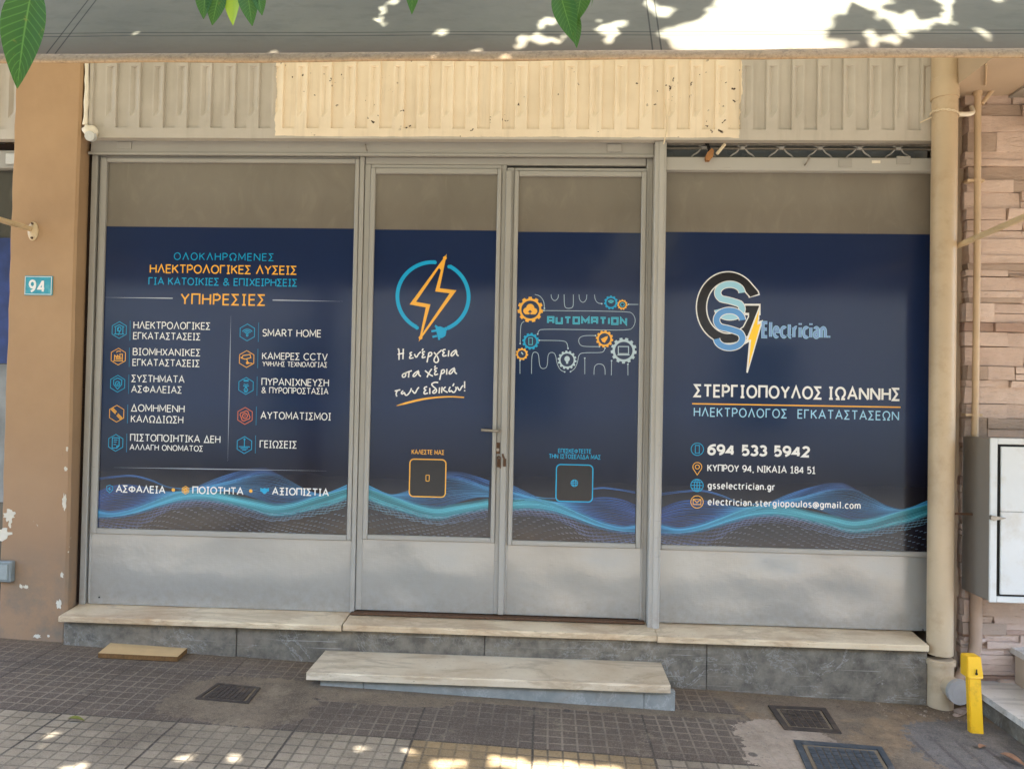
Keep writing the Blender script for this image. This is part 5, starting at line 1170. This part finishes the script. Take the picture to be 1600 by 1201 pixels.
# ------------------------------------------------------------------ awning
aw = thing('awning', 'grey green canvas awning with dusty rolled hem across the top', 'awning', (0, -2.1, 2.46))
T = math.tan(R(52.57)); rr = random.Random(2)
bm = bmesh.new(); nx, ny = 160, 40; X0, X1 = -5.2, 5.4
def aw_pt(x, s):     # s = height above the hem
    sag = -.035*math.sin(min(1, s/2.4)*math.pi) + .006*math.sin(x*2.3+s*3) + .004*math.sin(x*6.1-s*5)
    return Vector((x, -2.1+s/T - sag*.75*0 + sag*.5, 2.46+s+.006*math.sin(x*1.1)*(1-min(1, s)) ))
gv = [[bm.verts.new(aw_pt(X0+(X1-X0)*i/nx, 2.55*(j/ny)**1.3+.02)) for j in range(ny+1)] for i in range(nx+1)]
for i in range(nx):
    for j in range(ny): bm.faces.new((gv[i][j], gv[i+1][j], gv[i+1][j+1], gv[i][j+1]))
mesh('canvas', bm, m_fabric, aw, smooth=180)
bm = bmesh.new(); pts = [(X0+(X1-X0)*i/120, -2.108+.002*math.sin(i*.9), 2.476+.006*math.sin((X0+(X1-X0)*i/120)*1.1)+rr.uniform(-.0004,.0004)) for i in range(121)]
hr = []
for p_ in pts:      # a flat pocket folded round a rod, lying along the canvas slope
    c_ = Vector(p_); hr.append([bm.verts.new(c_+Vector((0, .607, .795))*.019*math.cos(2*math.pi*k/14)+Vector((0, -.795, .607))*(.0085+.0012*math.sin(c_.x*9+k))*math.sin(2*math.pi*k/14)) for k in range(14)])
for a_, b_ in zip(hr, hr[1:]):
    for k in range(14): bm.faces.new((a_[k], a_[(k+1) % 14], b_[(k+1) % 14], b_[k]))
bmesh.ops.recalc_face_normals(bm, faces=bm.faces); mesh('hem', bm, m_hem, aw, smooth=60)

# ------------------------------------------------------------------ awning arms
def arm(label, a, ytip, ztip, xt):
    a = Vector(a); b_ = Vector((xt, ytip, ztip)); t = mesh('support_arm', Tube([a, a.lerp(b_, .5), b_], .0145, 14), m_arm, aw, label, smooth=60)
    return t, a
t, a = arm('cream awning arm fixed to the tan pillar by an oval flange', (-2.795,-.112,2.440), -2.05, 2.40, -2.80)
bm = bmesh.new(); bmesh.ops.create_uvsphere(bm, u_segments=20, v_segments=10, radius=1)
for v in bm.verts: v.co = Vector((a.x+.010+v.co.x*.030, -.103+v.co.y*.012, a.z-.012+v.co.z*.052))
fl_ = mesh('flange', bm, m_arm, t, smooth=60)
bm = bmesh.new()
for dz in (.028, -.05): tube(bm, [(a.x+.012,-.112,a.z+dz),(a.x+.012,-.119,a.z+dz)], .006, 8)
mesh('bolt', bm, m_rust, t)
t, a = arm('cream awning arm reaching out from the wall beside the downpipe', (2.066,-.10,2.398), -2.05, 2.46, 2.066)
mesh('bracket', Box(2.048, 2.066, -.10, -.015, 2.29, 2.41, .004), m_rust, t)

# ------------------------------------------------------------------ street tree: trunk, limbs, crown and the leaf sprays that hang into view
tr = thing('street_tree', 'leafy street tree whose hanging sprays frame the top edge', 'tree', (-2.6, -4.9, .05))
bm = bmesh.new(); rr = random.Random(8)
tube(bm, [(-2.9,-5.1,-.1),(-2.85,-5.05,1.2),(-2.7,-4.95,2.6),(-2.5,-4.8,3.7)], .14, 14, radii=[.17,.14,.12,.10])
for tip in ((-3.6,-3.2,4.9),(-.8,-3.4,4.9),(-1.6,-5.6,5.4),(1.6,-3.9,4.8),(.6,-5.2,5.2),(3.0,-4.6,4.9),(-4.2,-5.6,5.2)):
    a = Vector((-2.5,-4.8,3.6)); b_ = Vector(tip); m_ = a.lerp(b_, .5)+Vector((rr.uniform(-.2,.2), rr.uniform(-.2,.2), .25)); tube(bm, bend([a, m_, b_], .6, 6), .05, 8, radii=None)
bmesh.ops.recalc_face_normals(bm, faces=bm.faces); mesh('trunk', bm, m_bark, tr, smooth=60)
# leaves are culled along the sun's rays, shaping the sun patches on awning and paving
rng = np.random.default_rng(11)
def patch(n, x0, x1, y0, y1): return np.column_stack([rng.uniform(x0, x1, n), rng.uniform(y0, y1, n), rng.beta(1.4, 1.4, n)*1.8+3.6])
P3 = np.concatenate([patch(95000, -3.4, 3.8, -4.3, -1.95), patch(5000, -4.8, 5.0, -6.2, -2.3)]); N = len(P3)
P3[:, 2] += .25*np.sin(P3[:, 0]*1.7)+.2*np.sin(P3[:, 1]*2.3+1)
sun = np.array(SUN)
def to_aw(p):
    t = ((p[:, 2]-2.46) - T*(p[:, 1]+2.1)) / (sun[2]-T*sun[1]); return p - t[:, None]*sun
def to_gr(p):
    t = (p[:, 2]-.15)/sun[2]; return p - t[:, None]*sun
def inpoly(px, py, poly_):
    r_ = np.zeros(len(px), bool); n = len(poly_)
    for i in range(n):
        x1_, y1_ = poly_[i]; x2_, y2_ = poly_[(i+1) % n]
        c = ((y1_ > py) != (y2_ > py)); xx_ = (x2_-x1_)*(py-y1_)/(y2_-y1_+1e-12)+x1_; r_ ^= c & (px < xx_)
    return r_
qa, qg = to_aw(P3), to_gr(P3); pt_ = np.sin(2.3*qg[:, 0]+1)*np.sin(2.9*qg[:, 1]+.5)+.45*np.sin(5.3*qg[:, 0]+3*qg[:, 1])
kill = ((qg[:, 1] < -1.62-rng.exponential(.1, N)) & (pt_ > .08)) | (qa[:, 2] > 3.02)  # crown also thinned so the street and unseen upper awning catch sun
GAP = [(0.2340, -2.0007), (0.3255, -2.0871), (0.7774, -2.0876), (0.8104, -2.0440), (0.7632, -2.0130), (0.7574, -1.9811), (0.8514, -1.9374), (0.9608, -1.9266), (1.0313, -1.7422), (0.4750, -1.7368), (0.4438, -1.9007), (0.3800, -1.9576)]
kill |= inpoly(qa[:, 0], qa[:, 1], GAP)
for (c, r_) in [((-1.1902, -1.9959),.006),((-0.4963, -1.9237),.012),((-0.4881, -1.9718),.004),((-0.3207, -2.0053),.013),((-0.2068, -2.0663),.012),((-0.7602, -2.0632),.010),((-0.0297, -1.9714),.012),((-0.0966, -2.0460),.018),((-0.0369, -2.0232),.010),((0.0240, -2.0171),.010),((0.2695, -1.9161),.014),((0.3128, -1.9301),.016),((0.1500, -2.0047),.022),((0.1234, -1.9742),.006),((0.1924, -1.9745),.014),((-0.4634, -1.8883),.016),
              ((0.8940, -1.9488),.016),((0.9348, -1.9666),.014),((0.8434, -2.0236),.014),((0.8984, -2.0320),.014),((0.9463, -1.9989),.012),((0.9943, -1.9863),.012),((1.0822, -1.9385),.014),((1.0672, -1.9758),.010),((1.2335, -1.9053),.012),((1.1425, -2.0245),.008),((1.0850, -1.9044),.02)]:
    kill |= np.hypot(qa[:, 0]-c[0], qa[:, 1]-c[1]) < r_+.022
GG = [((-0.1163, -0.9858), (0.3569, -0.9910), (0.3946, -1.1931), (-0.1265, -1.2699))]
for g_ in GG: kill |= inpoly(qg[:, 0], qg[:, 1], list(g_))
for (c, r_) in [((-1.9729, -1.0685),.02),((-1.3666, -1.1775),.02),((-1.1858, -1.1593),.025),((-0.7232, -1.0060),.025),((-0.5508, -0.9950),.015),((-0.3188, -1.0700),.03),((-0.1773, -1.0376),.035),((-0.3846, -1.1057),.03),((-1.7137, -1.3111),.04),((0.7033, -1.0776),.05),((-1.9243, -1.3245),.03),((-1.9391, -1.1580),.012)]:
    kill |= np.hypot(qg[:, 0]-c[0], qg[:, 1]-c[1]) < r_+.026
P3 = P3[~kill]; N = len(P3)
def leafcloud(pts, L_, W_, name, m, par, seed):
    rg = np.random.default_rng(seed); n = len(pts)
    d = rg.normal(size=(n, 3)); d[:, 2] -= .5; d /= np.linalg.norm(d, axis=1)[:, None]
    nn = rg.normal(size=(n, 3))*.55+np.array([0, 0, 1.0]); s_ = np.cross(d, nn); s_ /= np.linalg.norm(s_, axis=1)[:, None]; nn = np.cross(s_, d)
    sc = rg.uniform(.7, 1.15, n)[:, None]; l = d*L_*sc; ww = s_*W_*.5*sc; f = nn*W_*.12*sc
    V = np.stack([pts-l*.5, pts-l*.1+ww+f, pts+l*.22+ww*.8+f*.6, pts+l*.5, pts+l*.22-ww*.8+f*.6, pts-l*.1-ww+f], 1) - np.array(LOC[par.name])
    me = bpy.data.meshes.new(name); me.vertices.add(n*6); me.vertices.foreach_set('co', V.reshape(-1).astype(np.float32))
    F_ = (np.arange(n)[:, None, None]*6+np.array([[0,1,2,3],[0,3,4,5]])[None]).reshape(-1); me.loops.add(len(F_)); me.loops.foreach_set('vertex_index', F_.astype(np.int32))
    me.polygons.add(n*2); me.polygons.foreach_set('loop_start', np.arange(0, n*8, 4, dtype=np.int32)); me.update(); me.validate(); me.materials.append(m)
    return link(bpy.data.objects.new(name, me), par)
leafcloud(P3, .115, .056, 'crown', m_crown, tr, 5)
def spray(stem_pts, leaves):
    """a twig with modelled leaves: leaves = (position, length, width, direction of the tip, facing, material)"""
    bm = Tube(bend(stem_pts, .05, 5), .0022, 6, radii=None); tw = mesh('twig', bm, m_twig, tr, smooth=60)
    for p_, L_, W_, d, nrm, m in leaves:
        bm = leafmesh(L_, W_, 14, .16, .10); d = Vector(d).normalized(); nrm = Vector(nrm); s_ = d.cross(nrm).normalized(); nrm = s_.cross(d)
        M_ = Matrix((s_, d, nrm)).transposed().to_4x4(); M_.translation = Vector(p_); bm.transform(M_); mesh('leaf', bm, m, tw, smooth=180)
def at(p2, y): return Vector((p2[0], y, p2[1]))
b0 = at((-0.7334, 2.1609), -3.05)
spray([b0+Vector((.1,-.3,1.3)), b0+Vector((.03,-.05,.35)), b0, at((-0.7475, 2.1334), -3.05)],
      [(at((-0.7427, 2.1591), -3.05), .150, .062, at((-0.7730, 2.0186), -3.05)-at((-0.7484, 2.1610), -3.05), (.3,-1,.25), m_leaf), (at((-0.8016, 2.1840), -3.0), .070, .03, at((-0.8174, 2.1213), -3.0)-at((-0.8016, 2.1840), -3.0), (-.5,-1,.3), m_leaf),
       (at((-0.7621, 2.1252), -3.03), .085, .028, (-.05,.05,-1), (.7,-1,.2), m_leaf)])
b0 = at((-0.5170, 2.2524), -2.9)
spray([b0+Vector((.1,-.3,1.3)), b0+Vector((.02,-.05,.4)), b0, at((-0.5319, 2.2234), -2.9)],
      [(at((-0.5617, 2.2371), -2.9), .055, .03, at((-0.5602, 2.1820), -2.9)-at((-0.5554, 2.2370), -2.9), (.1,-1,.4), m_leaf), (at((-0.5374, 2.2317), -2.9), .06, .034, (-.3,.1,-1), (.2,-1,.2), m_leaf), (at((-0.5133, 2.2337), -2.9), .06, .032, (-.15,.1,-1), (-.2,-1,.3), m_yleaf),
       (at((-0.4956, 2.2367), -2.9), .066, .034, (.15,0,-1), (.1,-1,.3), m_leaf), (at((-0.4798, 2.2314), -2.9), .045, .024, (.25,0,-1), (.3,-1,.3), m_leaf), (at((-0.5301, 2.2320), -2.88), .03, .014, (-.6,0,-.6), (.2,-1,.3), m_yleaf)])
b0 = at((0.0274, 2.4290), -2.6)
spray([b0+Vector((.1,-.3,1.3)), b0+Vector((.02,-.05,.4)), b0, at((0.0307, 2.3832), -2.6)],
      [(at((0.0054, 2.3909), -2.6), .112, .050, at((0.0325, 2.2866), -2.6)-at((0.0004, 2.3910), -2.6), (-.3,-1,.3), m_leaf), (at((0.0279, 2.3604), -2.58), .080, .036, at((0.0478, 2.2727), -2.6)-at((0.0276, 2.3501), -2.6), (.4,-1,.2), m_leaf),
       (at((0.0555, 2.4008), -2.6), .078, .044, at((0.0457, 2.3196), -2.6)-at((0.0581, 2.3957), -2.6), (.1,-1,.4), m_leaf), (at((0.0757, 2.4202), -2.55), .042, .008, (.05,0,-1), (1,-.3,.2), m_leaf)])
b0 = at((-0.2707, 2.3744), -2.7)
spray([b0+Vector((.1,-.3,1.3)), b0+Vector((.02,-.05,.4)), b0], [(at((-0.2649, 2.3803), -2.7), .088, .036, (0,.02,-1), (.2,-1,.3), m_leaf)])
